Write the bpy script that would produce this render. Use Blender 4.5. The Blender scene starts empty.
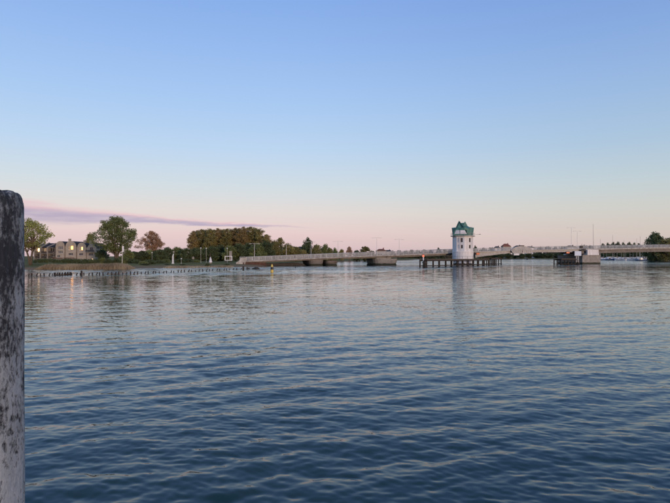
import bpy, math, random
import numpy as np
from mathutils import Vector, Matrix

sc = bpy.context.scene
col = sc.collection
R = math.radians
PI = math.pi

# ------------------------------------------------------------------ camera
F, CX, HY, CAMH = 516.0, 335.0, 257.0, 2.8      # focal length, centre column, horizon row (photo pixels); eye height
cam_d = bpy.data.cameras.new('camera'); cam = bpy.data.objects.new('camera', cam_d); col.objects.link(cam)
cam.location = (0, 0, CAMH); cam.rotation_euler = (R(90), 0, 0)
cam_d.sensor_width = 36; cam_d.lens = 36 * F / 670; cam_d.shift_y = (HY - 251.5) / 670
cam_d.clip_start = 0.05; cam_d.clip_end = 12000
sc.camera = cam

def lin(r, g, b):
    def f(c):
        c /= 255
        return c / 12.92 if c <= .04045 else ((c + .055) / 1.055) ** 2.4
    return (f(r), f(g), f(b), 1)

# ------------------------------------------------------------------ sky
SUN_AZ = Vector((0.5, -0.866, 0))               # the sun is setting behind the camera, a little to the right
SUN_EL = R(4)
world = bpy.data.worlds.new('World'); sc.world = world; world.use_nodes = True
nt = world.node_tree; nt.nodes.clear()
def N(tree, typ, **kw):
    n = tree.nodes.new(typ)
    for k, v in kw.items(): setattr(n, k, v)
    return n
def ramp(n, stops, interp='LINEAR'):
    cr = n.color_ramp; cr.interpolation = interp
    while len(cr.elements) < len(stops): cr.elements.new(0.5)
    for e, (p, c) in zip(cr.elements, stops): e.position = p; e.color = c
L = nt.links.new
tc = N(nt, 'ShaderNodeTexCoord'); sep = N(nt, 'ShaderNodeSeparateXYZ'); L(tc.outputs['Generated'], sep.inputs[0])
rl = N(nt, 'ShaderNodeValToRGB')
ramp(rl, [(0, lin(202, 180, 188)), (.02, lin(217, 191, 198)), (.045, lin(225, 200, 204)), (.085, lin(222, 212, 212)), (.13, lin(206, 215, 223)),
          (.2, lin(185, 209, 237)), (.29, lin(163, 196, 239)), (.37, lin(147, 183, 236)), (.446, lin(133, 171, 232)), (.7, lin(116, 149, 196)), (1, lin(104, 138, 182))])
rr = N(nt, 'ShaderNodeValToRGB')
ramp(rr, [(0, lin(192, 177, 180)), (.02, lin(203, 188, 187)), (.045, lin(205, 195, 191)), (.085, lin(202, 202, 199)), (.13, lin(189, 203, 211)),
          (.2, lin(167, 193, 219)), (.29, lin(148, 180, 223)), (.37, lin(131, 166, 221)), (.446, lin(117, 153, 215)), (.7, lin(108, 141, 190)), (1, lin(104, 138, 182))])
L(sep.outputs['Z'], rl.inputs[0]); L(sep.outputs['Z'], rr.inputs[0])
az = N(nt, 'ShaderNodeMapRange'); az.inputs['From Min'].default_value = -.15; az.inputs['From Max'].default_value = .62; az.interpolation_type = 'SMOOTHSTEP'
L(sep.outputs['X'], az.inputs['Value'])
mx = N(nt, 'ShaderNodeMix', data_type='RGBA'); L(az.outputs[0], mx.inputs['Factor']); L(rl.outputs[0], mx.inputs['A']); L(rr.outputs[0], mx.inputs['B'])
# a long low bank of lilac cloud on the left: azimuth / elevation noise
azi = N(nt, 'ShaderNodeMath', operation='ARCTAN2'); L(sep.outputs['X'], azi.inputs[0]); L(sep.outputs['Y'], azi.inputs[1])
cv = N(nt, 'ShaderNodeCombineXYZ'); L(azi.outputs[0], cv.inputs[0]); L(sep.outputs['Z'], cv.inputs[1])
cm = N(nt, 'ShaderNodeMapping'); cm.inputs['Scale'].default_value = (7, 60, 1); L(cv.outputs[0], cm.inputs[0])
cn = N(nt, 'ShaderNodeTexNoise'); cn.inputs['Scale'].default_value = 1; cn.inputs['Detail'].default_value = 8; cn.inputs['Roughness'].default_value = .62
L(cm.outputs[0], cn.inputs['Vector'])
def M(op, a, b=None, c=None):
    n = N(nt, 'ShaderNodeMath', operation=op)
    for i, v in enumerate((a, b, c)):
        if v is None: continue
        if isinstance(v, (int, float)): n.inputs[i].default_value = v
        else: L(v, n.inputs[i])
    return n.outputs[0]
def mr(v, a, b, c=0., d=1.):
    n = N(nt, 'ShaderNodeMapRange', interpolation_type='SMOOTHSTEP'); L(v, n.inputs[0])
    for i, x in enumerate((a, b, c, d)): n.inputs[1 + i].default_value = x
    return n.outputs[0]
# bank centre falls from 4.8 deg at the left edge to 3.2 deg where it thins out near azimuth -0.1
cen = M('MULTIPLY_ADD', azi.outputs[0], -0.036, 0.0555)
cen = M('MINIMUM', cen, 0.078)
half = M('ADD', mr(azi.outputs[0], -.62, -.3, .0125, .0), mr(azi.outputs[0], -.5, -.05, .0085, .0025))
wob = M('MULTIPLY', M('SUBTRACT', cn.outputs[0], .5), .024)
dist = M('DIVIDE', M('ADD', M('SUBTRACT', sep.outputs['Z'], cen), wob), half)
body = M('MULTIPLY', mr(M('ABSOLUTE', dist), .45, 1.25, 1, 0), mr(azi.outputs[0], -.17, -.02, 1, 0))
body = M('MULTIPLY', body, mr(azi.outputs[0], -2.2, -1.2, 0, 1))
body = M('MULTIPLY', body, mr(sep.outputs['Y'], -.3, .2, 0, 1))
cn2 = N(nt, 'ShaderNodeTexNoise'); cm2 = N(nt, 'ShaderNodeMapping'); cm2.inputs['Scale'].default_value = (14, 110, 1); cm2.inputs['Location'].default_value = (3, 7, 0); L(cv.outputs[0], cm2.inputs[0]); L(cm2.outputs[0], cn2.inputs['Vector']); cn2.inputs['Scale'].default_value = 1; cn2.inputs['Detail'].default_value = 7
body = M('MULTIPLY', body, mr(cn2.outputs[0], .28, .6, .62, 1))
crim = N(nt, 'ShaderNodeMix', data_type='RGBA'); L(mr(dist, -.1, .9), crim.inputs['Factor'])
crim.inputs['A'].default_value = lin(176, 162, 192); crim.inputs['B'].default_value = lin(228, 190, 199)
mc = N(nt, 'ShaderNodeMix', data_type='RGBA'); L(body, mc.inputs['Factor']); L(mx.outputs['Result'], mc.inputs['A']); L(crim.outputs['Result'], mc.inputs['B'])
bg1 = N(nt, 'ShaderNodeBackground'); L(mc.outputs['Result'], bg1.inputs[0]); bg1.inputs[1].default_value = .97
sky = N(nt, 'ShaderNodeTexSky', sky_type='NISHITA'); sky.sun_disc = False; sky.sun_elevation = SUN_EL
sky.sun_rotation = math.atan2(SUN_AZ.x, SUN_AZ.y)
bg2 = N(nt, 'ShaderNodeBackground'); L(sky.outputs[0], bg2.inputs[0]); bg2.inputs[1].default_value = .02
addn = N(nt, 'ShaderNodeAddShader'); L(bg1.outputs[0], addn.inputs[0]); L(bg2.outputs[0], addn.inputs[1])
wo = N(nt, 'ShaderNodeOutputWorld'); L(addn.outputs[0], wo.inputs[0])

sun_d = bpy.data.lights.new('sun', 'SUN'); sun_o = bpy.data.objects.new('sun', sun_d); col.objects.link(sun_o)
sun_d.energy = 2.0; sun_d.angle = R(10); sun_d.color = (1, .70, .52)
sd_ = (-SUN_AZ * math.cos(SUN_EL) - Vector((0, 0, math.sin(SUN_EL))))
sun_o.rotation_euler = sd_.to_track_quat('-Z', 'Y').to_euler(); sun_o.location = (60, -100, 40)
vs = sc.view_settings; vs.view_transform = 'Standard'; vs.look = 'None'; vs.exposure = 0; vs.gamma = 1; vs.use_curve_mapping = False

# ------------------------------------------------------------------ helpers
def PX(x, Y): return (x - CX) / F * Y
def PZ(y, Y): return CAMH + (HY - y) * Y / F

class MB:
    def __init__(s): s.v = []; s.f = []
    def add(s, vs_, fs):
        o = len(s.v); s.v += [tuple(p) for p in vs_]; s.f += [tuple(i + o for i in f) for f in fs]; return s
    def box(s, x0, x1, y0, y1, z0, z1):
        return s.add([(x0,y0,z0),(x1,y0,z0),(x1,y1,z0),(x0,y1,z0),(x0,y0,z1),(x1,y0,z1),(x1,y1,z1),(x0,y1,z1)],
                     [(0,3,2,1),(4,5,6,7),(0,1,5,4),(1,2,6,5),(2,3,7,6),(3,0,4,7)])
    def tube(s, pts, rad, n=7):
        pts = [Vector(p) for p in pts]
        if not isinstance(rad, (list, tuple)): rad = [rad] * len(pts)
        vs_, fs = [], []
        for i, p in enumerate(pts):
            d = (pts[min(i+1, len(pts)-1)] - pts[max(i-1, 0)]).normalized()
            a = d.cross(Vector((0, 1, 0)) if abs(d.y) < .9 else Vector((1, 0, 0))).normalized(); b = d.cross(a)
            for k in range(n):
                t = 2*PI*k/n; vs_.append(p + (a*math.cos(t) + b*math.sin(t)) * rad[i])
        for i in range(len(pts)-1):
            for k in range(n):
                k2 = (k+1) % n; fs.append((i*n+k, i*n+k2, (i+1)*n+k2, (i+1)*n+k))
        fs.append(tuple(range(n))[::-1]); fs.append(tuple((len(pts)-1)*n + k for k in range(n)))
        return s.add(vs_, fs)
    def lathe(s, prof, n=16, c=(0, 0), rot=0, sx=1, sy=1):
        vs_, fs = [], []
        for r, z in prof:
            for k in range(n):
                t = 2*PI*k/n + rot; vs_.append((c[0] + r*math.cos(t)*sx, c[1] + r*math.sin(t)*sy, z))
        m = len(prof)
        for i in range(m-1):
            for k in range(n):
                k2 = (k+1) % n; fs.append((i*n+k, i*n+k2, (i+1)*n+k2, (i+1)*n+k))
        fs.append(tuple(range(n))[::-1]); fs.append(tuple((m-1)*n + k for k in range(n)))
        return s.add(vs_, fs)
    def prism(s, poly, y0, y1):           # polygon in x,z extruded along y
        n = len(poly)
        return s.add([(x, y0, z) for x, z in poly] + [(x, y1, z) for x, z in poly],
                     [tuple(range(n)), tuple(range(n, 2*n))[::-1]] + [(i, i+n, (i+1) % n + n, (i+1) % n) for i in range(n)])
    def loft(s, rows):                    # closed section rows
        m = len(rows[0]); vs_ = [p for r in rows for p in r]; fs = []
        for i in range(len(rows)-1):
            for k in range(m):
                k2 = (k+1) % m; fs.append((i*m+k, i*m+k2, (i+1)*m+k2, (i+1)*m+k))
        fs.append(tuple(range(m))[::-1]); fs.append(tuple((len(rows)-1)*m + k for k in range(m)))
        return s.add(vs_, fs)
    def build(s, name, m, parent=None, smooth=False):
        me = bpy.data.meshes.new(name); me.from_pydata(s.v, [], s.f); me.update()
        if smooth: me.polygons.foreach_set('use_smooth', [True]*len(me.polygons))
        return link(name, me, m, parent)
def link(name, me, m, parent=None):
    if m is not None and not me.materials: me.materials.append(MAT[m])
    o = bpy.data.objects.new(name, me); col.objects.link(o)
    if parent is not None: o.parent = parent
    return o
def empty(name, loc, rz=0):
    o = bpy.data.objects.new(name, None); col.objects.link(o); o.location = loc; o.rotation_euler = (0, 0, rz); o.empty_display_size = .5; return o
def tag(o, label, cat, group=None):
    o['label'] = label; o['category'] = cat
    if group: o['group'] = group
    return o
def copy_tree(o, parent=None):
    c = o.copy(); col.objects.link(c); c.parent = parent
    for ch in list(o.children): copy_tree(ch, c)
    return c

# ------------------------------------------------------------------ materials
MAT = {}
def newmat(name):
    m = bpy.data.materials.new(name); m.use_nodes = True; t = m.node_tree
    b = t.nodes['Principled BSDF']; MAT[name] = m; return m, t, b
def mat(name, c, c2=None, rough=.75, scale=1.5, stretch=(1, 1, 1), bump=0., metal=0., tide=False, detail=5, coord='Object', contrast=(.3, .7)):
    m, t, b = newmat(name)
    c2 = c2 or tuple(v*.72 for v in c)
    tcn = N(t, 'ShaderNodeTexCoord'); mp = N(t, 'ShaderNodeMapping'); mp.inputs['Scale'].default_value = stretch
    t.links.new(tcn.outputs[coord], mp.inputs[0])
    n = N(t, 'ShaderNodeTexNoise'); n.inputs['Scale'].default_value = scale; n.inputs['Detail'].default_value = detail; n.inputs['Roughness'].default_value = .62
    t.links.new(mp.outputs[0], n.inputs['Vector'])
    r = N(t, 'ShaderNodeValToRGB'); ramp(r, [(contrast[0], (*c2, 1)), (contrast[1], (*c, 1))]); t.links.new(n.outputs[0], r.inputs[0])
    src = r.outputs[0]
    if tide:                                  # algae and damp up to the high-water mark, ragged edge
        ge = N(t, 'ShaderNodeNewGeometry'); sz = N(t, 'ShaderNodeSeparateXYZ'); t.links.new(ge.outputs['Position'], sz.inputs[0])
        ad = N(t, 'ShaderNodeMath', operation='MULTIPLY_ADD'); ad.inputs[1].default_value = -.9; t.links.new(n.outputs[0], ad.inputs[0]); t.links.new(sz.outputs['Z'], ad.inputs[2])
        ma = N(t, 'ShaderNodeMapRange'); ma.inputs[1].default_value = .0; ma.inputs[2].default_value = .35; t.links.new(ad.outputs[0], ma.inputs[0])
        mt_ = N(t, 'ShaderNodeMix', data_type='RGBA'); mt_.inputs['A'].default_value = (.045, .048, .034, 1); t.links.new(ma.outputs[0], mt_.inputs['Factor']); t.links.new(src, mt_.inputs['B']); src = mt_.outputs['Result']
    t.links.new(src, b.inputs['Base Color']); b.inputs['Roughness'].default_value = rough; b.inputs['Specular IOR Level'].default_value = .5 if rough < .6 else .15; b.inputs['Metallic'].default_value = metal
    if bump:
        bp_ = N(t, 'ShaderNodeBump'); bp_.inputs['Strength'].default_value = bump; bp_.inputs['Distance'].default_value = .05
        t.links.new(n.outputs[0], bp_.inputs['Height']); t.links.new(bp_.outputs[0], b.inputs['Normal'])
    return m
def emat(name, c, s, c2=None, scale=2.):
    m, t, b = newmat(name)
    b.inputs['Base Color'].default_value = (.1, .08, .05, 1); b.inputs['Roughness'].default_value = .2
    tcn = N(t, 'ShaderNodeTexCoord'); n = N(t, 'ShaderNodeTexNoise'); n.inputs['Scale'].default_value = scale; t.links.new(tcn.outputs['Object'], n.inputs['Vector'])
    r = N(t, 'ShaderNodeValToRGB'); ramp(r, [(.35, (*(c2 or c), 1)), (.62, (*c, 1))]); t.links.new(n.outputs[0], r.inputs[0])
    t.links.new(r.outputs[0], b.inputs['Emission Color']); b.inputs['Emission Strength'].default_value = s
def leafmat(name, c, c2):
    m, t, b = newmat(name)
    at = N(t, 'ShaderNodeAttribute'); at.attribute_name = 'tint'
    r = N(t, 'ShaderNodeValToRGB'); ramp(r, [(0, (*c2, 1)), (1, (*c, 1))]); t.links.new(at.outputs['Fac'], r.inputs[0])
    oi = N(t, 'ShaderNodeObjectInfo'); hs = N(t, 'ShaderNodeHueSaturation')
    mrn = N(t, 'ShaderNodeMapRange'); mrn.inputs[3].default_value = .82; mrn.inputs[4].default_value = 1.18; t.links.new(oi.outputs['Random'], mrn.inputs[0])
    t.links.new(mrn.outputs[0], hs.inputs['Value']); t.links.new(r.outputs[0], hs.inputs['Color'])
    t.links.new(hs.outputs[0], b.inputs['Base Color']); b.inputs['Roughness'].default_value = .65; b.inputs['Specular IOR Level'].default_value = .25
    tr = N(t, 'ShaderNodeBsdfTranslucent'); t.links.new(hs.outputs[0], tr.inputs[0])
    ms = N(t, 'ShaderNodeMixShader'); ms.inputs[0].default_value = .3
    t.links.new(b.outputs[0], ms.inputs[1]); t.links.new(tr.outputs[0], ms.inputs[2]); t.links.new(ms.outputs[0], t.nodes['Material Output'].inputs[0])

mat('concrete', (.34, .315, .285), (.20, .185, .17), .85, .8, bump=.3, tide=True)
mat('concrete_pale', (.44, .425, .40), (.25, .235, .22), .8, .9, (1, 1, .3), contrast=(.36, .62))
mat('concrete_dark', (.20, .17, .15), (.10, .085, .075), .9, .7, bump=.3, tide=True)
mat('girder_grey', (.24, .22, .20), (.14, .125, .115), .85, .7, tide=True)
mat('rail_paint', (.50, .50, .49), (.36, .36, .36), .5, 1.2)
mat('white_wall', (.80, .79, .79), (.56, .54, .53), .7, 1.1, (1, 1, .14), tide=True)
mat('steel_pale', (.46, .44, .42), (.30, .285, .27), .55, .9)
mat('lamp_grey', (.68, .66, .66), (.56, .55, .55), .5, 2)
mat('steel_dark', (.075, .072, .072), (.04, .038, .038), .6, 2)
mat('rust', (.14, .075, .055), (.07, .042, .034), .9, 1.1)
mat('timber_dark', (.065, .055, .048), (.028, .024, .022), .85, 4, (1, 1, .2), bump=.4)
mat('timber', (.20, .15, .11), (.10, .075, .055), .85, 4, (1, 1, .2), bump=.4)
mat('green_roof', (.075, .22, .19), (.04, .13, .11), .55, 1.6, (1, 1, .35))
mat('green_trim', (.02, .06, .05), None, .5)
mat('asphalt', (.06, .06, .062), None, .9, 3)
mat('glass_dark', (.03, .035, .045), (.02, .022, .03), .08, .3)
mat('glass_mid', (.16, .15, .15), (.10, .095, .10), .15, .4)
mat('glass_pale', (.55, .58, .63), (.40, .43, .50), .15, .35)
mat('frame_white', (.55, .53, .50), None, .5)
mat('house_wall', (.40, .345, .285), (.29, .25, .205), .9, .7)
mat('house_brick', (.15, .11, .10), (.09, .07, .065), .9, 3)
mat('roof_slate', (.05, .046, .052), (.03, .028, .032), .8, 2.5)
mat('roof_red', (.28, .11, .08), (.17, .07, .05), .85, 2.5)
mat('balcony_wood', (.22, .14, .10), (.12, .08, .06), .8, 3)
mat('bark', (.16, .125, .09), (.08, .06, .045), .9, 5, (1, 1, .3), bump=.6)
mat('yellow_paint', (.72, .54, .12), (.52, .38, .09), .5, 4)
mat('black_paint', (.02, .02, .022), None, .5, 4)
mat('red_paint', (.42, .09, .05), (.34, .05, .03), .5, 4)
mat('boat_white', (.74, .74, .75), (.58, .58, .60), .3, 1)
mat('boat_blue', (.05, .10, .22), (.03, .06, .14), .4, 1)
mat('sign_blue', (.30, .44, .62), (.42, .52, .66), .4, 1)
mat('wet_stone', (.06, .054, .046), (.025, .022, .02), .6, 2.5, bump=.6)
mat('cloth_dark', (.06, .06, .075), (.03, .03, .04), .9, 5)
mat('skin', (.50, .33, .25), None, .6, 5)
emat('window_gold', (1, .40, .07), 9., (.5, .18, .04), 2.2)
emat('window_amber', (1, .42, .1), 9., (.5, .24, .09), 1.1)
emat('window_cream', (1, .7, .4), 3.2, (.8, .55, .3), 1.2)
emat('window_dim', (.75, .48, .28), .5, (.3, .17, .1), 1.2)
emat('lamp_orange', (1, .3, .1), .9)
emat('lamp_red', (1, .2, .1), 1.2)
leafmat('leaf_fresh', (0.375, 0.388, 0.125), (0.163, 0.188, 0.062))
leafmat('leaf_green', (0.296, 0.333, 0.124), (0.116, 0.147, 0.059))
leafmat('leaf_dark', (0.138, 0.173, 0.076), (0.055, 0.076, 0.036))
leafmat('leaf_copper', (0.450, 0.337, 0.152), (0.205, 0.159, 0.069))
leafmat('leaf_rose', (0.552, 0.348, 0.216), (0.312, 0.186, 0.114))
leafmat('leaf_olive', (0.344, 0.298, 0.113), (0.146, 0.139, 0.053))
leafmat('leaf_far', (.20, .175, .13), (.11, .10, .082))  # distance haze is painted into this leaf colour
leafmat('reed', (.54, .45, .31), (.24, .185, .12))

# ground: grass, mud near the waterline
m, t, b = newmat('ground')
geo = N(t, 'ShaderNodeNewGeometry'); sp = N(t, 'ShaderNodeSeparateXYZ'); t.links.new(geo.outputs['Position'], sp.inputs[0])
n1 = N(t, 'ShaderNodeTexNoise'); n1.inputs['Scale'].default_value = .25; n1.inputs['Detail'].default_value = 8; t.links.new(geo.outputs['Position'], n1.inputs['Vector'])
r1 = N(t, 'ShaderNodeValToRGB'); ramp(r1, [(.3, (.10, .088, .030, 1)), (.5, (.17, .145, .048, 1)), (.72, (.26, .19, .095, 1))]); t.links.new(n1.outputs[0], r1.inputs[0])
am = N(t, 'ShaderNodeMath', operation='MULTIPLY_ADD'); am.inputs[1].default_value = .5; am.inputs[2].default_value = -.25; t.links.new(n1.outputs[0], am.inputs[0])
az_ = N(t, 'ShaderNodeMath', operation='ADD'); t.links.new(sp.outputs['Z'], az_.inputs[0]); t.links.new(am.outputs[0], az_.inputs[1])
mrn = N(t, 'ShaderNodeMapRange'); mrn.inputs[1].default_value = .3; mrn.inputs[2].default_value = .7; t.links.new(az_.outputs[0], mrn.inputs[0])
mxn = N(t, 'ShaderNodeMix', data_type='RGBA'); mxn.inputs['A'].default_value = (.26, .175, .105, 1)
t.links.new(mrn.outputs[0], mxn.inputs['Factor']); t.links.new(r1.outputs[0], mxn.inputs['B']); t.links.new(mxn.outputs['Result'], b.inputs['Base Color'])
b.inputs['Roughness'].default_value = 1; b.inputs['Specular IOR Level'].default_value = .05

# ------------------------------------------------------------------ water
WY_FINE = 75.0
def water_material():
    m, t, b = newmat('water')
    def T(op, a, bb=None, c=None):
        n = N(t, 'ShaderNodeMath', operation=op)
        for i, v in enumerate((a, bb, c)):
            if v is None: continue
            if isinstance(v, (int, float)): n.inputs[i].default_value = v
            else: t.links.new(v, n.inputs[i])
        return n.outputs[0]
    def MRN(v, a, bb, c, d):
        n = N(t, 'ShaderNodeMapRange', interpolation_type='SMOOTHSTEP'); t.links.new(v, n.inputs[0])
        for i, x in enumerate((a, bb, c, d)): n.inputs[1+i].default_value = x
        return n.outputs[0]
    geo = N(t, 'ShaderNodeNewGeometry')
    sp = N(t, 'ShaderNodeSeparateXYZ'); t.links.new(geo.outputs['Position'], sp.inputs[0])
    def noise(scale, stretch, detail=3, rot=0):
        mp = N(t, 'ShaderNodeMapping'); mp.inputs['Scale'].default_value = stretch; mp.inputs['Rotation'].default_value = (0, 0, rot)
        t.links.new(geo.outputs['Position'], mp.inputs[0])
        n = N(t, 'ShaderNodeTexNoise'); n.inputs['Scale'].default_value = scale; n.inputs['Detail'].default_value = detail; n.inputs['Roughness'].default_value = .55
        t.links.new(mp.outputs[0], n.inputs['Vector']); s = N(t, 'ShaderNodeSeparateColor'); t.links.new(n.outputs['Color'], s.inputs[0]); return s, n
    at = N(t, 'ShaderNodeAttribute'); at.attribute_name = 'far'
    far = at.outputs['Fac']
    fine, _ = noise(9., (.55, 1, 1), 2, .2)          # capillary ripple
    mid, _ = noise(1.6, (.4, 1, 1), 3, .15)          # wind waves where the mesh no longer carries them
    _, gust = noise(.055, (.35, 1, 1), 3)            # gust patches
    g = MRN(gust.outputs['Fac'], .36, .64, .45, 1.3)
    wa = N(t, 'ShaderNodeAttribute'); wa.attribute_name = 'wind'     # rougher water beyond the stake fence
    wind = T('MULTIPLY_ADD', wa.outputs['Fac'], 1.6, 1.)
    sky_tilt = T('MULTIPLY', wa.outputs['Fac'], -.036)    # normals tilted towards this bank so far water mirrors higher, brighter sky
    def slope(ch, kf, km):
        a = T('MULTIPLY', T('SUBTRACT', fine.outputs[ch], .5), kf)
        bq = T('MULTIPLY', T('MULTIPLY', T('SUBTRACT', mid.outputs[ch], .5), km), T('MULTIPLY', far, wind))
        return T('MULTIPLY', T('ADD', a, bq), g)
    sx = slope(0, .16, .16); sy = T('ADD', slope(1, .24, .32), sky_tilt)
    nx = N(t, 'ShaderNodeVectorMath', operation='ADD')
    cb = N(t, 'ShaderNodeCombineXYZ'); t.links.new(sx, cb.inputs[0]); t.links.new(sy, cb.inputs[1])
    t.links.new(geo.outputs['Normal'], nx.inputs[0]); t.links.new(cb.outputs[0], nx.inputs[1])
    nn = N(t, 'ShaderNodeVectorMath', operation='NORMALIZE'); t.links.new(nx.outputs[0], nn.inputs[0])
    t.links.new(nn.outputs[0], b.inputs['Normal'])
    b.inputs['Base Color'].default_value = (.013, .043, .046, 1); b.inputs['Roughness'].default_value = .045; b.inputs['IOR'].default_value = 1.333
water_material()

def wave_mesh():
    rng = np.random.default_rng(11)
    rows = [3.0]
    while rows[-1] < 4500:
        d = rows[-1]
        s = max(.02, min(d*d*3.0e-4, .22 if d < WY_FINE else .22 * (d/WY_FINE)**3))
        rows.append(d + min(s, .15*d))
    rows = np.array(rows); nc = 860
    u = np.linspace(-1, 1, nc)
    X = (u[None, :] * (.86*rows[:, None] + 5)); Y = np.repeat(rows[:, None], nc, 1)
    Z = np.zeros_like(X)
    dxs = (.86*rows + 5)*2/nc; dys = np.gradient(rows); sp = np.maximum(dxs, dys)
    far_w = np.zeros_like(rows); tot = 0
    gust = 1 + .5*np.sin(X*.09 + 1.3*np.sin(Y*.05+.4) + .6)*np.sin(Y*.13 + .9*np.sin(X*.045+2)) + .3*np.sin(X*.31+.8*np.sin(Y*.2))*np.sin(Y*.36+1.1*np.sin(X*.17))
    comps = [(rng.uniform(np.log(.75), np.log(2.6)), rng.normal(-.36, .36), .0092) for _ in range(34)]        # wind waves running down the fjord
    comps += [(rng.uniform(np.log(.3), np.log(.8)), rng.normal(-.1, .6), .0084) for _ in range(44)]          # shorter crossing wavelets
    comps += [(rng.uniform(np.log(.1), np.log(.3)), rng.normal(0., .9), .0088) for _ in range(44)]           # capillary chop
    for ll, th, sl in comps:
        lam = math.exp(ll); k = 2*PI/lam; kx, ky = k*math.sin(th), k*math.cos(th)
        w = np.clip((lam/sp - 2.2)/2.2, 0, 1) * np.clip((WY_FINE - rows)/28, 0, 1)
        ph = rng.uniform(0, 6.28); q1, q2 = rng.uniform(.1, .5, 2)
        # slow envelope breaks the crests into short groups
        arg = kx*X + ky*Y + ph + .7*np.sin(q1*X/lam**.5 + q2*Y + ph)
        env = .65 + .5*np.sin(q2*1.4*X/lam**.5 - q1*Y*1.1/lam**.5 + 2*ph)
        Z += (sl/k) * w[:, None] * env * (np.sin(arg) + .16*np.cos(2*arg))
        far_w += sl*sl*w; tot += sl*sl
    Z *= gust * np.interp(Y, [8, 14, 28, 60], [1.3, 1.15, .78, .8])      # waves lowered further out to brighten the middle water
    far = 1 - np.sqrt(far_w/tot)
    nr = len(rows)
    co = np.stack([X, Y, Z], -1).reshape(-1, 3).astype(np.float32)
    i = np.arange(nr-1)[:, None]*nc + np.arange(nc-1)[None, :]
    q = np.stack([i, i+1, i+nc+1, i+nc], -1).reshape(-1, 4).astype(np.int32)
    me = bpy.data.meshes.new('water'); me.vertices.add(len(co)); me.vertices.foreach_set('co', co.ravel())
    me.loops.add(q.size); me.loops.foreach_set('vertex_index', q.ravel())
    me.polygons.add(len(q)); me.polygons.foreach_set('loop_start', np.arange(0, q.size, 4, dtype=np.int32))
    me.update(calc_edges=True)
    me.polygons.foreach_set('use_smooth', np.ones(len(q), bool))
    a = me.attributes.new('far', 'FLOAT', 'POINT'); a.data.foreach_set('value', np.repeat(far, nc).astype(np.float32))
    yb = np.interp(X[:, ::1].ravel(), [-80, -46, -30, -20, 0, 20, 50, 100], [66, 69, 72, 75, 84, 108, 150, 165]).reshape(X.shape)
    tt = np.clip((Y - yb + 2*np.sin(X*.21))/9, 0, 1)
    a = me.attributes.new('wind', 'FLOAT', 'POINT'); a.data.foreach_set('value', (tt*tt*(3-2*tt)).astype(np.float32).ravel())
    print('water rows', nr, 'quads', len(q))
    return me
water = link('water', wave_mesh(), 'water'); water['kind'] = 'structure'
o = MB().add([(-6000, -600, -.3), (6000, -600, -.3), (6000, 6000, -.3), (-6000, 6000, -.3)], [(0, 1, 2, 3)]).build('water_body', 'water', water)

# ------------------------------------------------------------------ terrain
LAND = [(-5000, 40), (-400, 88), (-120, 104), (-80, 109), (-66, 112), (-55, 117), (-48, 120), (-47.5, 128), (-40, 136), (-28, 145), (-22, 157), (-17, 178),
        (-14, 220), (-6, 280), (18, 350), (60, 420), (88, 560), (110, 650), (210, 655), (280, 600), (345, 540), (300, 470), (262, 405), (222, 345), (216, 300),
        (240, 262), (400, 225), (5000, 190), (5000, 5500), (-5000, 5500)]
LP = np.array(LAND, float)
def sdist(X, Y):
    X = np.asarray(X, float); Y = np.asarray(Y, float)
    best = np.full(X.shape, 1e18); inside = np.zeros(X.shape, bool)
    n = len(LP)
    for i in range(n):
        ax, ay = LP[i]; bx, by = LP[(i+1) % n]; dx, dy = bx-ax, by-ay
        tt = np.clip(((X-ax)*dx + (Y-ay)*dy)/(dx*dx+dy*dy), 0, 1)
        best = np.minimum(best, (X-ax-tt*dx)**2 + (Y-ay-tt*dy)**2)
        if ay != by:
            c = ((ay > Y) != (by > Y)) & (X < (bx-ax)*(Y-ay)/(by-ay)+ax); inside ^= c
    return np.where(inside, 1, -1)*np.sqrt(best)
def gz_arr(X, Y):
    s = sdist(X, Y)
    z = np.interp(s, [-10, 0, 1.5, 8, 30, 120, 600], [-1.6, -.05, .35, .8, 1.05, 1.6, 4])
    return z + .12*np.sin(X*.33 + .7*np.sin(Y*.21))*np.sin(Y*.29+1)*np.clip(s/10, 0, 1)
def gz(X, Y): return float(gz_arr(np.array([X]), np.array([Y]))[0])
def axis(lo, hi, a, bnd, st):
    core = list(np.arange(a, bnd+.01, st)); g = st*1.5
    while core[-1] < hi: core.append(core[-1]+g); g *= 1.35
    g = st*1.5; l2 = [core[0]]
    while l2[-1] > lo: l2.append(l2[-1]-g); g *= 1.35
    return np.array(l2[:0:-1] + core)
gx = axis(-5000, 5000, -150, 380, 2.6); gy = axis(30, 5400, 96, 420, 2.6)
GX, GY = np.meshgrid(gx, gy); GZ = gz_arr(GX, GY)
co = np.stack([GX, GY, GZ], -1).reshape(-1, 3)
nx_, ny_ = len(gx), len(gy)
i = np.arange(ny_-1)[:, None]*nx_ + np.arange(nx_-1)[None, :]
q = np.stack([i, i+1, i+nx_+1, i+nx_], -1).reshape(-1, 4)
zq = co[:, 2][q]; q = q[zq.max(1) > -1.0]
me = bpy.data.meshes.new('ground'); me.from_pydata(co.tolist(), [], q.tolist()); me.polygons.foreach_set('use_smooth', [True]*len(me.polygons))
ground = link('ground', me, 'ground'); ground['kind'] = 'structure'

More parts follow.
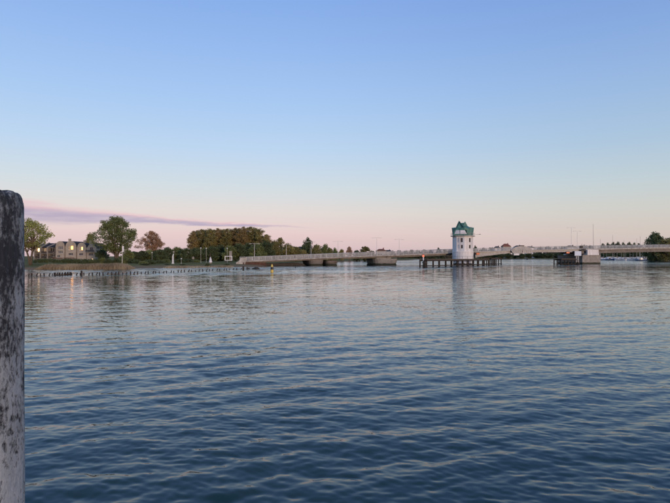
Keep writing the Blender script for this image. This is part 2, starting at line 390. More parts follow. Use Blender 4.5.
# ------------------------------------------------------------------ foreground mooring pile
def pile_material():
    m, t, b = newmat('peeling_paint')
    tcn = N(t, 'ShaderNodeTexCoord')
    def noi(scale, st, detail, rough=.6):
        mp = N(t, 'ShaderNodeMapping'); mp.inputs['Scale'].default_value = st; t.links.new(tcn.outputs['Object'], mp.inputs[0])
        n = N(t, 'ShaderNodeTexNoise'); n.inputs['Scale'].default_value = scale; n.inputs['Detail'].default_value = detail; n.inputs['Roughness'].default_value = rough
        t.links.new(mp.outputs[0], n.inputs['Vector']); return n
    big = noi(11, (1, 1, .6), 4); sm = noi(70, (1, 1, .6), 6, .72); grain = noi(90, (1, 1, .22), 4, .7); tone = noi(3, (1, 1, .5), 3)
    sp = N(t, 'ShaderNodeSeparateXYZ'); t.links.new(tcn.outputs['Object'], sp.inputs[0])
    def T(op, a, bb=None, c=None):
        n = N(t, 'ShaderNodeMath', operation=op)
        for i, v in enumerate((a, bb, c)):
            if v is None: continue
            if isinstance(v, (int, float)): n.inputs[i].default_value = v
            else: t.links.new(v, n.inputs[i])
        return n.outputs[0]
    hz = N(t, 'ShaderNodeMapRange'); t.links.new(sp.outputs['Z'], hz.inputs[0])          # paint worn more towards the head
    for i, v in enumerate((2.0, 2.75, -.055, .022)): hz.inputs[1+i].default_value = v
    v = T('ADD', T('ADD', T('MULTIPLY', big.outputs[0], .38), T('MULTIPLY', sm.outputs[0], .56)), T('ADD', T('MULTIPLY', grain.outputs[0], .14), hz.outputs[0]))
    r = N(t, 'ShaderNodeValToRGB'); ramp(r, [(.0, (0, 0, 0, 1)), (.505, (0, 0, 0, 1)), (.55, (.55, .55, .55, 1)), (.59, (1, 1, 1, 1))]); t.links.new(v, r.inputs[0])
    wht = N(t, 'ShaderNodeValToRGB'); ramp(wht, [(.32, (.13, .15, .17, 1)), (.5, (.32, .355, .39, 1)), (.68, (.56, .60, .63, 1))])
    t.links.new(T('ADD', T('MULTIPLY', sm.outputs[0], .5), T('MULTIPLY', tone.outputs[0], .5)), wht.inputs[0])
    drk = N(t, 'ShaderNodeValToRGB'); ramp(drk, [(.35, (.006, .007, .010, 1)), (.7, (.03, .034, .044, 1))]); t.links.new(grain.outputs[0], drk.inputs[0])
    mxn = N(t, 'ShaderNodeMix', data_type='RGBA'); t.links.new(r.outputs[0], mxn.inputs['Factor']); t.links.new(wht.outputs[0], mxn.inputs['A']); t.links.new(drk.outputs[0], mxn.inputs['B'])
    t.links.new(mxn.outputs['Result'], b.inputs['Base Color']); b.inputs['Roughness'].default_value = .8
    bp_ = N(t, 'ShaderNodeBump'); bp_.inputs['Strength'].default_value = .7; bp_.inputs['Distance'].default_value = .006; bp_.invert = True
    hh = T('ADD', r.outputs[0], T('MULTIPLY', grain.outputs[0], .7)); t.links.new(hh, bp_.inputs['Height']); t.links.new(bp_.outputs[0], b.inputs['Normal'])
pile_material()
def mooring_pile():
    rad, Yp = .205, 1.75
    # right tangent of the shaft falls on pixel column 25.5
    a = math.atan2(25.5-CX, F)
    c = (Yp*math.tan(a) - rad/math.cos(a), Yp)
    ztop = PZ(189.5, Yp - .10)
    rng = random.Random(5)
    prof = [(rad*1.0, -2.0)] + [(rad, z*.1) for z in range(-10, 17)] + [(rad, 1.7+z*.025) for z in range(0, int((ztop-1.82)/.025))]
    cracks = [(rng.uniform(-3.1, 3.1), rng.uniform(.012, .03), rng.uniform(.012, .04), rng.uniform(1.7, 2.8), rng.uniform(.15, .7)) for _ in range(26)]
    prof += [(rad*k, ztop - dz) for k, dz in ((1, .1), (1.0, .06), (1, .035), (.99, .02), (.965, .009), (.93, .003), (.85, .0), (.5, .004), (.05, .006))]
    mb = MB().lathe(prof, 180)
    vv = []
    for x, y, z in mb.v:
        th = math.atan2(y, x)
        k = 1 + .012*math.sin(3*th + z*1.1) + .006*math.sin(11*th + 2*math.sin(z*2)) + .005*math.sin(z*9 + 5*th) + rng.uniform(-.002, .002)
        for c0, cw, cd, cz, cl_ in cracks:
            dth = (th - c0 - .06*math.sin(z*6+c0*3) + PI) % (2*PI) - PI
            if abs(dth) < .1: k -= cd*math.exp(-(dth/cw)**2)*math.exp(-((z-cz)/cl_)**4)
        if z > ztop-.05: k -= .02*max(0, math.sin(7*th+1)*math.sin(3*th))
        vv.append((x*k, y*k, z + ((.014*math.sin(th+2.6) + .006*math.sin(9*th) + .004*math.sin(23*th+1)) if z > ztop-.04 else 0)))
    mb.v = vv
    o = mb.build('mooring_pile', 'peeling_paint', None, True); o.location = (c[0], c[1], 0)
    tag(o, 'thick mooring pile with peeling white paint over black, close up', 'pile')
mooring_pile()

# ------------------------------------------------------------------ bridge
AX, AY = -26., 158.; UX, UY = .9359, .3523
def s_of(x):
    k = (x-CX)/F; return (k*AY - AX)/(UX - UY*k)
def Y_at(s): return AY + UY*s
bridge = empty('bridge', (AX, AY, 0), math.atan2(UY, UX))
tag(bridge, 'long low road bridge with pale railings crossing the water from the left bank', 'bridge')
RX = [(250, 256.9), (345, 253), (420, 250.5), (463, 248.6), (530, 246.8), (600, 245.4), (660, 244.4)]
rs = [s_of(x) for x, _ in RX]; rz = [PZ(y, Y_at(s_of(x))) for x, y in RX]
def rail_z(s):
    if s > rs[-1]: return rz[-1] + .006*(s-rs[-1])
    if s < rs[0]: return rz[0] + .004*(s-rs[0])
    return float(np.interp(s, rs, rz))
WID = 11.
S_TOW, S_B0, S_B1, S_END = s_of(463), s_of(476), s_of(580), 330.
def samples(a, b_, st=4.): 
    n = max(1, int(round((b_-a)/st))); return [a + (b_-a)*k/n for k in range(n+1)]
def deck_part(name, a, b_, y0, y1, ztop, zbot, m):
    rows = []
    for s in samples(a, b_):
        z1 = ztop(s); z0 = zbot(s); rows.append([(s, y0, z0), (s, y1, z0), (s, y1, z1), (s, y0, z1)])
    return MB().loft(rows).build(name, m, bridge)
RH = 1.15
dt = lambda s: rail_z(s) - RH
def span(a, b_, edge, gird, inset, gm, em):
    deck_part('deck', a+.02, b_-.02, .32, WID-.32, lambda s: dt(s)-.18, lambda s: dt(s)-edge+.06, 'asphalt')
    for y0, y1 in ((0, .3), (WID-.3, WID)):
        deck_part('edge_beam', a+.02, b_-.02, y0, y1, dt, lambda s: dt(s)-edge, em)
    for yy in (inset, WID*.5-.3, WID-inset-.6):
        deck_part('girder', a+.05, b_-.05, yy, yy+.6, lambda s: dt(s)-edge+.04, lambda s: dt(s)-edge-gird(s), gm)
S_L0 = s_of(246)
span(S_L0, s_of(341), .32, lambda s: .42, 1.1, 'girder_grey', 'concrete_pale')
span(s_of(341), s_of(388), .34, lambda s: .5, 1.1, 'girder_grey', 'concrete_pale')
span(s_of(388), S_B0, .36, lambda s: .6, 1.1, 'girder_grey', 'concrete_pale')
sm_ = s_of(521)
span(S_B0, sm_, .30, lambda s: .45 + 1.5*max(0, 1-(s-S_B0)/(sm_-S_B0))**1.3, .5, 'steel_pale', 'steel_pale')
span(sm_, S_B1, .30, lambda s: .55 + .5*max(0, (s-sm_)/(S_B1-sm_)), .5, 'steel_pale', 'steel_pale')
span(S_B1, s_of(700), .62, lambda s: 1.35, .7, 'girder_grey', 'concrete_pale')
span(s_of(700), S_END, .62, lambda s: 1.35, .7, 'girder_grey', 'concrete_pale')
# railings
def railing(a, b_, y):
    mb = MB()
    ss = samples(a+.06, b_-.06, 2.)
    for hz_, r_ in ((RH-.05, .06), (RH*.62, .035), (RH*.3, .035)):
        mb.tube([(s, y, dt(s)+hz_) for s in ss], r_, 5)
    for s in ss: mb.box(s-.05, s+.05, y-.05, y+.05, dt(s)-.02, dt(s)+RH-.02)
    for s in samples(a+.2, b_-.2, .22): mb.box(s-.022, s+.022, y-.012, y+.012, dt(s)+.08, dt(s)+RH-.08)
    o = mb.build('railing', 'rail_paint', bridge)
for a, b_ in ((S_L0, s_of(388)), (s_of(388), S_B0), (S_B0, sm_), (sm_, S_B1), (S_B1, s_of(700))):
    for y in (.15, WID-.15): railing(a, b_, y)
# pale peaked housing where the two leaves of the opening span meet
def housing():
    s0, s1 = s_of(511), s_of(531.5); mid = (s0+s1)/2; zt = PZ(247.2, Y_at(mid)); z0 = PZ(250.2, Y_at(mid)); zb = PZ(253.4, Y_at(mid))
    mb = MB().prism([(s0+.6, zb), (s1-.6, zb), (s1+.4, z0), (s1-1.6, zt+.02), (mid+1.6, zt+.35), (mid-1.6, zt+.35), (s0+1.6, zt+.02), (s0-.4, z0)], -.5, -.12)
    h = mb.build('leaf_joint_housing', 'steel_pale', bridge)
    c = MB().box(mid-1, mid+1, -.45, -.2, zt+.36, zt+.72).build('cap', 'concrete_dark', h)
    for k in range(9):
        s = s0+1.0 + (s1-s0-2.0)*k/8
        MB().box(s-.09, s+.09, -.58, -.503, zb+.25, z0+.25).build('rib', 'concrete_pale' if k != 4 else 'steel_dark', h)
    MB().box(s0+.2, s1-.2, -.60, -.503, z0-.12, z0+.12).build('cross_rail', 'concrete_pale', h)
    MB().box(s0+.9, s0+3.4, -.48, -.2, zb-.7, zb-.04).build('ballast_box', 'boat_white', h)
housing()
# piers
def pier(x0, x1, y_top, y_bot, m, name='pier', cap=None, yfront=.6, depth=WID-1.2):
    a, b_ = s_of(x0), s_of(x1); c = (a+b_)/2; hw = (b_-a)/2
    zt = PZ(y_top, Y_at(c))
    mb = MB(); n = 20; rows = []
    for z, k in ((-1.5, .97), (.25, .97), (.35, .93), (zt-.35, 1.0), (zt, 1.0)):
        row = []
        for q_ in range(n):
            th = 2*PI*q_/n; ex = .55
            cx_ = math.copysign(abs(math.cos(th))**ex, math.cos(th)); sy_ = math.copysign(abs(math.sin(th))**ex, math.sin(th))
            row.append((c + hw*k*cx_, yfront + depth/2 + depth/2*k*sy_, z))
        rows.append(row)
    mb.loft(rows); return mb.build(name, m, bridge)
pier(376, 401, 258.6, 265.5, 'concrete')
pier(310, 326, 259.6, 265.6, 'girder_grey')
p2 = pier(327, 340, 260.6, 265.6, 'concrete_dark')
# abutment at the left bank: rusty sheet piling and a sloped stone toe
a0, a1 = s_of(243), s_of(266)
mb = MB()
ss = samples(a0, a1, .5)
poly = []
for k, s in enumerate(ss): poly.append((s, -.3 + (.28 if k % 2 else 0)))
zt = 1.15
mb.add([(x, y, -.8) for x, y in poly] + [(x, y, zt) for x, y in poly], [(i, i+1, i+1+len(poly), i+len(poly)) for i in range(len(poly)-1)])
mb.add([(a0, -.02, zt), (a1, -.02, zt), (a1, WID, zt), (a0, WID, zt), (a0, -.02, -.8), (a1, -.02, -.8), (a1, WID, -.8), (a0, WID, -.8)], [(0,1,2,3),(1,5,6,2),(0,3,7,4)])
mb.build('abutment', 'rust', bridge)
MB().prism([(a1-4, -.6), (a1+16, -.6), (a1+13, .25), (a1+2, .9), (a1-4, 1.0)], 2.2, WID-.5).build('stone_toe', 'wet_stone', bridge)
MB().prism([(s_of(277), -.6), (s_of(309.5), -.6), (s_of(307), .6), (s_of(300), .95), (s_of(279), .7)], 3.4, WID-1.2).build('stone_toe', 'wet_stone', bridge)
# wing wall where the railing meets the bank
w0, w1 = s_of(236), s_of(246)-.05
MB().prism([(w0, .2), (w1, .2), (w1, 2.62), (w1-1.6, 2.55), (w0+1.0, 1.75), (w0, 1.1)], -.1, .35).build('wing_wall', 'concrete_pale', bridge)
# right pier: upper white bearing block on a wide base
a, b_ = s_of(580), s_of(598); ym = Y_at((a+b_)/2); zs = PZ(255, ym); zt = dt((a+b_)/2)-.58
mb = MB().loft([[(a-.0, -1.2, z), (b_, -1.2, z), (b_, WID+.6, z), (a, WID+.6, z)] for z in (-1.5, zs-.12)])
mb.loft([[(a-.15, -1.35, z), (b_+.15, -1.35, z), (b_+.15, WID+.75, z), (a-.15, WID+.75, z)] for z in (zs-.119, zs)])
mb.build('channel_pier', 'concrete', bridge)
a2, b2 = s_of(585.5), s_of(597)
MB().box(a2, b2, -1.0, WID+.4, zs+.002, zt-1.4).build('bearing_block', 'white_wall', bridge)
MB().box(a2+.1, b2-.1, -.9, -.1, zt-1.398, zt+.1).build('bearing_block', 'white_wall', bridge)
MB().box(b_+.3, b_+.75, -.2, WID-.5, -1.5, dt(b_)-2.0).build('bearing_wall', 'concrete_dark', bridge)
for sx_ in (s_of(700), 285, 315): MB().box(sx_-1.2, sx_+1.2, .8, WID-.8, -1.5, dt(sx_)-1.98).build('pier', 'concrete', bridge)

def bridge_point(x, yl, z=None):      # photo column, local offset across the bridge
    s = s_of(x); p = Vector((AX + UX*s - UY*yl, AY + UY*s + UX*yl, 0)); p.z = dt(s) if z is None else z; return p

# ------------------------------------------------------------------ bridge-keeper tower
TWR = s_of(463); TR = 3.3
tc_ = bridge_point(463.2, -3.75, 0); tc_.x = PX(462.8, tc_.y)
tower = empty('bridge_tower', tc_, math.atan2(-tc_.x, tc_.y))
tag(tower, 'white octagonal bridge keeper tower with green peaked roof beside the bridge', 'tower')
TY = tc_.y
z_g = PZ(236.6, TY); z_base = PZ(258.6, TY); z_dk = PZ(251.5, TY)
o8 = R(22.5) - R(14)
MB().lathe([(3.3, -1.5), (3.3, 1.2), (3.62, 1.45), (3.62, z_dk-.3), (3.72, z_dk-.29), (3.72, z_dk), (3.2, z_dk+.01)], 28).build('base_drum', 'white_wall', tower, False)
# wall with openings: eight flat panels built as thin columns with holes
def facade(w, h, holes, top=None, th=.3, step=None):
    xs = {-w/2, w/2}
    for x0, x1, z0, z1 in holes: xs |= {x0, x1}
    if step:
        k = -w/2
        while k < w/2: xs.add(round(k, 4)); k += step
    xs = sorted(xs); mb = MB()
    ta = top or (lambda x: h)
    for xa, xb in zip(xs[:-1], xs[1:]):
        if xb-xa < 1e-4: continue
        mid = (xa+xb)/2
        cuts = sorted([(z0, z1) for x0, x1, z0, z1 in holes if x0-1e-6 < mid < x1+1e-6])
        z = 0.; segs = []
        for z0, z1 in cuts: segs.append((z, z, z0, z0)); z = z1
        segs.append((z, z, ta(xa), ta(xb)))
        for za, zb_, zc, zd in segs:
            mb.add([(xa, 0, za), (xb, 0, zb_), (xb, 0, zd), (xa, 0, zc), (xa, th, za), (xb, th, zb_), (xb, th, zd), (xa, th, zc)],
                   [(0, 1, 2, 3), (7, 6, 5, 4), (0, 4, 5, 1), (3, 2, 6, 7), (0, 3, 7, 4), (1, 5, 6, 2)])
    return mb
def xform(mb, Mx):
    mb.v = [tuple(Mx @ Vector(p)) for p in mb.v]; return mb
def window_part(parent, Mx, x0, x1, z0, z1, rec, glass, frame='frame_white', bars=1, fw=.07):
    f = MB(); y0, y1 = rec-.05, rec+.05
    f.box(x0, x0+fw, y0, y1, z0, z1); f.box(x1-fw, x1, y0, y1, z0, z1); f.box(x0+fw, x1-fw, y0, y1, z0, z0+fw); f.box(x0+fw, x1-fw, y0, y1, z1-fw, z1)
    for k in range(1, bars+1):
        xm = x0 + (x1-x0)*k/(bars+1); f.box(xm-.03, xm+.03, y0, y1, z0+fw, z1-fw)
    w = xform(f, Mx).build('window', frame, parent)
    xform(MB().box(x0+.01, x1-.01, rec+.055, rec+.085, z0+.01, z1-.01), Mx).build('pane', glass, w)
    return w
wh = z_g - z_dk; side = 2*TR*math.tan(PI/8)
zl0, zl1 = PZ(248.7, TY)-z_dk, PZ(245, TY)-z_dk
zu0, zu1 = PZ(242.6, TY)-z_dk, PZ(238.2, TY)-z_dk
for k in range(8):
    ang = o8 - R(90) - R(22.5) + k*PI/4     # outward direction of the panel
    Mx = Matrix.Translation((TR*math.cos(ang), TR*math.sin(ang), z_dk+.012)) @ Matrix.Rotation(ang + PI/2, 4, 'Z')
    holes = []
    if k == 0: holes = [(-1.12, -.42, zl0, zl1), (.1, .85, zl0, zl1), (-1.22, -.5, zu0, zu1), (-.02, .8, zu0, zu1)]
    elif k == 1: holes = [(.42, 1.12, zl0, zl1), (.42, 1.12, zu0, zu1)]
    elif k in (4, 5): holes = [(-.7, .7, zl0, zl1)]
    xform(facade(side, wh-.02, holes, th=.28), Mx).build('wall', 'white_wall', tower)
    for x0, x1, z0, z1 in holes: window_part(tower, Mx, x0, x1, z0, z1, .12, 'glass_dark' if not (k == 0 and x0 < -.3) else 'glass_pale', 'frame_white', 0)
MB().lathe([(3.1, z_g), (4.25, z_g), (4.25, z_g+.28), (3.1, z_g+.281)], 8, rot=o8).build('gallery_slab', 'concrete_pale', tower)
mb = MB()
for hz_ in (.45, .9):
    pts = [(4.15*math.cos(o8+k*PI/4), 4.15*math.sin(o8+k*PI/4), z_g+.28+hz_) for k in range(9)]
    mb.tube(pts, .03, 5)
for k in range(24):
    a = o8 + k*PI/12; r_ = 4.15*math.cos(PI/8)/math.cos((k*PI/12) % (PI/4) - PI/8); mb.tube([(r_*math.cos(a), r_*math.sin(a), z_g+.27), (r_*math.cos(a), r_*math.sin(a), z_g+1.2)], .025, 4)
mb.build('gallery_railing', 'rail_paint', tower)
# roof: upright green skirt flaring to raised corners, then concave slopes to two small gable peaks
zr0 = z_g+.30; z_sh = PZ(228.3, TY); z_md = PZ(225.9, TY); z_pk = PZ(220.6, TY)
def ring(r_, z, n=8, lift=0):
    out = []
    for k in range(16):
        a = o8 + k*PI/8; cr = r_ if k % 2 == 0 else r_*math.cos(PI/8)
        out.append((cr*math.cos(a), cr*math.sin(a), z + (lift if k % 2 == 0 else -lift*.6)))
    return out
rows = [ring(3.5, zr0), ring(3.85, z_sh-.1, lift=.3), ring(2.4, z_sh+.35), ring(1.6, z_md+.0), ring(1.0, z_md+1.0)]
mb = MB().loft(rows)
roof = mb.build('roof', 'green_roof', tower)
# two peaked gables crossing the tip
def gable(dx, ang, zpk, w, name='roof_gable'):
    Mx = Matrix.Translation((dx, 0, 0)) @ Matrix.Rotation(ang, 4, 'Z')
    m_ = xform(MB().add([(-w, -1.55, z_md-.9), (w, -1.55, z_md-.9), (0, -1.15, zpk), (-w, 1.5, z_md-.9), (w, 1.5, z_md-.9), (0, 1.3, zpk-1.1)],
                        [(0, 1, 2), (1, 4, 5, 2), (3, 0, 2, 5), (4, 3, 5)]), Mx)
    g = m_.build(name, 'green_roof', roof)
gable(-1.05, R(-12), z_pk, 1.2); gable(.4, R(20), z_pk-.35, 1.2)
# front gable leaf with the wide trapezoid dormer window
zb_, zt_ = PZ(234.3, TY), PZ(230.7, TY)
def PX_t(x): return (x-462.8)/F*(TY-3.6)
yF = -3.86
gl = MB().add([(PX_t(453.2), yF+.15, zr0+.05), (PX_t(468), yF+.15, zr0+.05), (PX_t(466.4), yF+.2, zt_-.2), (PX_t(459.6), -1.9, z_pk-.5), (PX_t(454.4), yF+.2, zt_-.2),
               (PX_t(453.2), yF+.9, zr0+.05), (PX_t(468), yF+.9, zr0+.05), (PX_t(466.4), yF+.9, zt_-.2), (PX_t(459.6), -1.2, z_pk-.5), (PX_t(454.4), yF+.9, zt_-.2)],
              [(0, 1, 2, 3, 4), (9, 8, 7, 6, 5), (0, 5, 6, 1), (1, 6, 7, 2), (2, 7, 8, 3), (3, 8, 9, 4), (4, 9, 5, 0)]).build('front_gable', 'green_roof', roof)
for xa, xb, xc, xd, g in ((454.6, 459.7, 459.7, 456.3, 'glass_pale'), (460.3, 466.6, 464.6, 460.3, 'boat_white')):
    MB().add([(PX_t(xa), yF-.0, zb_), (PX_t(xb), yF-.0, zb_), (PX_t(xc), yF+.1, zt_), (PX_t(xd), yF+.1, zt_), (PX_t(xa), yF+.4, zb_), (PX_t(xb), yF+.4, zb_), (PX_t(xc), yF+.5, zt_), (PX_t(xd), yF+.5, zt_)],
             [(0,1,2,3),(7,6,5,4),(0,4,5,1),(3,2,6,7),(0,3,7,4),(1,5,6,2)]).build('dormer_window', g, roof)
MB().tube([(PX_t(459.6), -2.05, z_pk-.42), (PX_t(463), -3.2, z_md-1.0), (PX_t(466.6), yF+.12, zt_-.25)], .13, 5).build('verge_board', 'green_trim', roof)
MB().tube([(PX_t(459.6), -2.05, z_pk-.42), (PX_t(456.8), -3.2, z_md-1.0), (PX_t(454.2), yF+.12, zt_-.25)], .09, 5).build('verge_board', 'green_trim', roof)
# small lamp on an arm at gallery height
lb = MB().tube([(4.3, -.6, z_g+.6), (5.6, -.6, z_g+.75)], .05, 5).tube([(5.4, -.6, z_g+.72), (6.1, -.6, z_g+.72)], .12, 6).build('lamp_arm', 'rail_paint', tower)

# ------------------------------------------------------------------ fenders, dolphins and signals in the channel
def pile(parent, x, y, z1, r_=.2, m='timber_dark'):
    mb = MB().tube([(x, y, -1.5), (x, y, z1)], [r_*1.05, r_*.95], 8); return mb.build('pile', m, parent)
def fender(p0, p1, n, ztop, label, rows=(0, 2.2), gap=0):
    p0 = Vector(p0); p1 = Vector(p1); d = p1-p0; ln = d.length
    e = empty('timber_fender', (p0.x, p0.y, 0), math.atan2(d.y, d.x)); tag(e, label, 'fender')
    rng = random.Random(n)
    for yy in rows:
        for k in range(n):
            pile(e, ln*k/(n-1) + rng.uniform(-.15, .15), yy + rng.uniform(-.08, .08), ztop-.3 + rng.uniform(-.05, .25), .2)
        MB().box(-.4, ln+.4, yy-.38, yy-.2, ztop-.62, ztop-.22).build('wale', 'timber_dark', e)
        MB().box(-.4, ln+.4, yy-.34, yy-.21, .28, .46).build('wale', 'timber_dark', e)
    npl = int(ln/1.6)
    for k in range(npl):
        a = ln*k/npl; MB().box(a+.01, a+ln/npl-.03, -.25, rows[-1]+.25, ztop-.2, ztop-.08+.02*(k % 2)).build('plank', 'timber', e)
    mb = MB()
    for k in range(n): x = ln*k/(n-1); mb.tube([(x+.3, rows[-1]+.1, ztop-.12), (x+.3, rows[-1]+.1, ztop+.75)], .04, 5)
    mb.tube([(.3, rows[-1]+.1, ztop+.75), (ln+.3, rows[-1]+.1, ztop+.75)], .035, 5)
    mb.build('handrail', 'steel_dark', e)
    return e
f1 = fender((25.2, 142, 0), (51.2, 172, 0), 12, 2.25, 'long dark timber fender on piles running past the white tower')
fender((PX(491, 182), 182, 0), (PX(501, 196), 196, 0), 5, 2.55, 'short dark timber fender block at the far end of the long fender', (0, 2.4))
fender((PX(561, 178), 178, 0), (PX(575, 184), 184, 0), 5, 2.3, 'short dark timber fender on five piles left of the right pier', (0, 2.6))
def dolphin(x, Y, ztop, label, w=.9):
    e = empty('dolphin', (PX(x, Y), Y, 0)); tag(e, label, 'dolphin')
    for dx, dy in ((-.36*w, -.3*w), (.36*w, -.3*w), (-.36*w, .3*w), (.36*w, .3*w), (0, -.55*w), (0, .5*w)):
        mb = MB().tube([(dx*1.25, dy*1.25, -1.5), (dx, dy, ztop)], [.25*w, .21*w], 8); mb.build('pile', 'timber_dark', e)
    MB().lathe([(.86*w, ztop-.7), (.86*w, ztop-.45)], 12).build('band', 'steel_dark', e)
    return e
d1 = dolphin(424.5, 139, PZ(260.4, 139), 'dark pile cluster at the near end of the long timber fender', .72)
zt = PZ(260.4, 139)
lp = empty('channel_light', (PX(423.3, 139), 139, 0)); tag(lp, 'white post with a glowing red light on the dark pile cluster', 'marker light')
MB().tube([(0, 0, zt-.6), (0, 0, PZ(257, 139))], .17, 8).build('post', 'boat_white', lp)
MB().lathe([(.2, PZ(257, 139)), (.27, PZ(256.6, 139)), (.27, PZ(255.3, 139)), (.12, PZ(254.9, 139))], 10).build('lamp', 'lamp_red', lp)
MB().lathe([(.3, PZ(254.9, 139)), (.06, PZ(254.1, 139))], 10).build('cap', 'red_paint', lp)
d2 = dolphin(577.6, 186, PZ(260, 186), 'dark pile cluster right beside the short fender', .95)
zt = PZ(260, 186)
wl = empty('white_ladder', (PX(577.4, 185.2), 185.2, 0)); tag(wl, 'white ladder frame standing on the dark pile cluster by the right pier', 'ladder')
for dx in (-.42, .42): MB().box(dx-.07, dx+.07, -.07, .07, zt-.9, zt+1.75).build('stile', 'rail_paint', wl)
for k in range(6): MB().box(-.36, .36, -.04, .04, zt-.6+.42*k, zt-.5+.42*k).build('rung', 'rail_paint', wl)
# signal lamps and boards
def signal(x, y, Y, label, w=.5):
    e = empty('signal_light', (PX(x, Y), Y, PZ(y, Y))); tag(e, label, 'signal')
    MB().box(-w, w, 0, .22, -.36, .36).build('housing', 'red_paint', e)
    MB().box(-w*1.1, w*1.1, -.3, .21, .362, .42).build('hood', 'steel_dark', e)
    for dx in (-w*.5, w*.5):
        xform(MB().lathe([(.18, 0), (.18, .06), (.08, .1)], 12), Matrix.Translation((dx, -.005, 0)) @ Matrix.Rotation(R(90), 4, 'X')).build('lens', 'lamp_orange', e)
    return e
pS = bridge_point(478, -.3)
signal(478, 253.8, pS.y, 'orange signal light on the bridge edge just right of the tower', .6)
pS = bridge_point(568, -.3)
signal(568, 252.6, pS.y, 'orange signal light under the bridge above the short fender', .65)
pS = bridge_point(576.5, -1.0)
e = empty('notice_board', (pS.x, pS.y, PZ(255.8, pS.y))); tag(e, 'pale blue notice board on the bridge left of the right pier', 'sign')
hb = PZ(251.2, pS.y)-PZ(255.8, pS.y)
MB().box(-1.5, 1.1, 0, .1, 0, hb).build('panel', 'sign_blue', e); MB().box(-1.65, -1.52, -.04, .9, -.1, hb+.1).build('post', 'steel_dark', e)
MB().box(1.12, 1.25, -.04, .9, -.1, hb+.1).build('post', 'steel_dark', e)
pS = bridge_point(580.5, -.6)
e = empty('signal_mast', (pS.x, pS.y, dt(s_of(580))-.9)); tag(e, 'dark signal mast with boxes at the right pier, rising over the railing', 'signal')
z0_ = dt(s_of(580))-.9
MB().tube([(0, 0, 0), (0, 0, PZ(244, pS.y)-z0_)], .07, 6).build('mast', 'steel_dark', e)
MB().box(-.7, .4, -.25, .2, PZ(248.3, pS.y)-z0_, PZ(245.6, pS.y)-z0_).build('signal_box', 'steel_dark', e)
MB().box(.5, 1.5, -.25, .2, .05, .8).build('signal_box', 'steel_dark', e); MB().box(-.4, .5, -.1, .1, .3, .42).build('bracket', 'steel_dark', e)

# ------------------------------------------------------------------ lamp posts
def lamp_post(p, h, label, arm=1.35, r_=.055, group='lamp posts along the bridge'):
    e = empty('lamp_post', p); tag(e, label, 'lamp post', group)
    MB().lathe([(.2, 0), (.2, .12), (.12, .2), (r_*1.3, .8), (r_*.8, h)], 8).build('pole', 'lamp_grey', e)
    MB().tube([(-arm, 0, h+.02), (-arm*.4, 0, h+.1), (arm*.4, 0, h+.1), (arm, 0, h+.02)], .035, 6).build('arm', 'lamp_grey', e)
    for s in (-1, 1):
        MB().loft([[(s*arm*a, -w, z), (s*arm*a, w, z), (s*arm*a, w, z+.1), (s*arm*a, -w, z+.1)] for a, w, z in ((.72, .05, h-.02), (.85, .17, h-.04), (1.2, .16, h-.04), (1.3, .05, h))]).build('lamp_head', 'lamp_grey', e)
    return e
for x, yt, lb_ in ((254.5, 243.8, 'first double-armed lamp post from the left end of the bridge'), (286.3, 245, 'double-armed lamp post on the bridge, second from the left'),
                   (311, 242, 'double-armed lamp post on the bridge before the round tree, third from the left'), (338, 241.5, 'double-armed lamp post on the bridge over the darker left pier'),
                   (376.8, 238, 'double-armed lamp post on the bridge by the round grey pier'), (399.2, 239.6, 'double-armed lamp post on the bridge midway between round pier and tower'),
                   (571.3, 227.8, 'tall double-armed lamp post near the right pier, taller of two'), (577.2, 231.2, 'tall double-armed lamp post near the right pier, shorter of two')):
    yl = WID-.9 if x not in (571.3,) else .9
    p = bridge_point(x, yl); p.z = dt(s_of(x) if yl < 2 else s_of(x)) - .19
    p.x = PX(x, p.y)
    lamp_post(p, PZ(yt, p.y)-p.z, lb_)
p = bridge_point(593.6, WID-.8); p.x = PX(593.6, p.y); p.z -= .19
e = empty('mast_pole', p); tag(e, 'tall bare thin pole rising over the right pier', 'pole')
MB().tube([(0, 0, 0), (-.25, 0, PZ(224, p.y)-p.z)], [.11, .05], 6).build('pole', 'steel_pale', e); MB().lathe([(.25, 0), (.25, .1), (.13, .16)], 8).build('foot', 'steel_pale', e)

# ------------------------------------------------------------------ trees
def leaf_mesh(name, clumps, per, leaf, seed, flat=.85):
    rng = np.random.default_rng(seed)
    C = np.array([c[:3] for c in clumps]); Rr = np.array([c[3] for c in clumps])
    idx = np.repeat(np.arange(len(C)), per); n = len(idx)
    d = rng.normal(size=(n, 3)); d /= np.linalg.norm(d, axis=1)[:, None]
    rad = rng.random(n)**.45
    p = C[idx] + d*(rad*Rr[idx])[:, None]*np.array([1, 1, flat])
    a = rng.normal(size=(n, 3)); a /= np.linalg.norm(a, axis=1)[:, None]
    bb = np.cross(a, rng.normal(size=(n, 3))); bb /= np.linalg.norm(bb, axis=1)[:, None]
    sz = leaf*rng.uniform(.55, 1.25, n)[:, None]
    v = np.stack([p - a*sz, p + bb*sz*.55, p + a*sz, p - bb*sz*.55], 1).reshape(-1, 3)
    f = np.arange(n*4).reshape(-1, 4)
    me = bpy.data.meshes.new(name); me.vertices.add(n*4); me.vertices.foreach_set('co', v.astype(np.float32).ravel())
    me.loops.add(n*4); me.loops.foreach_set('vertex_index', f.ravel().astype(np.int32)); me.polygons.add(n); me.polygons.foreach_set('loop_start', np.arange(0, n*4, 4, dtype=np.int32))
    me.update(calc_edges=True)
    tint = np.clip(rng.random(len(C))[idx]*.55 + rng.random(n)*.45, 0, 1)
    at = me.attributes.new('tint', 'FLOAT', 'POINT'); at.data.foreach_set('value', np.repeat(tint, 4).astype(np.float32))
    return me
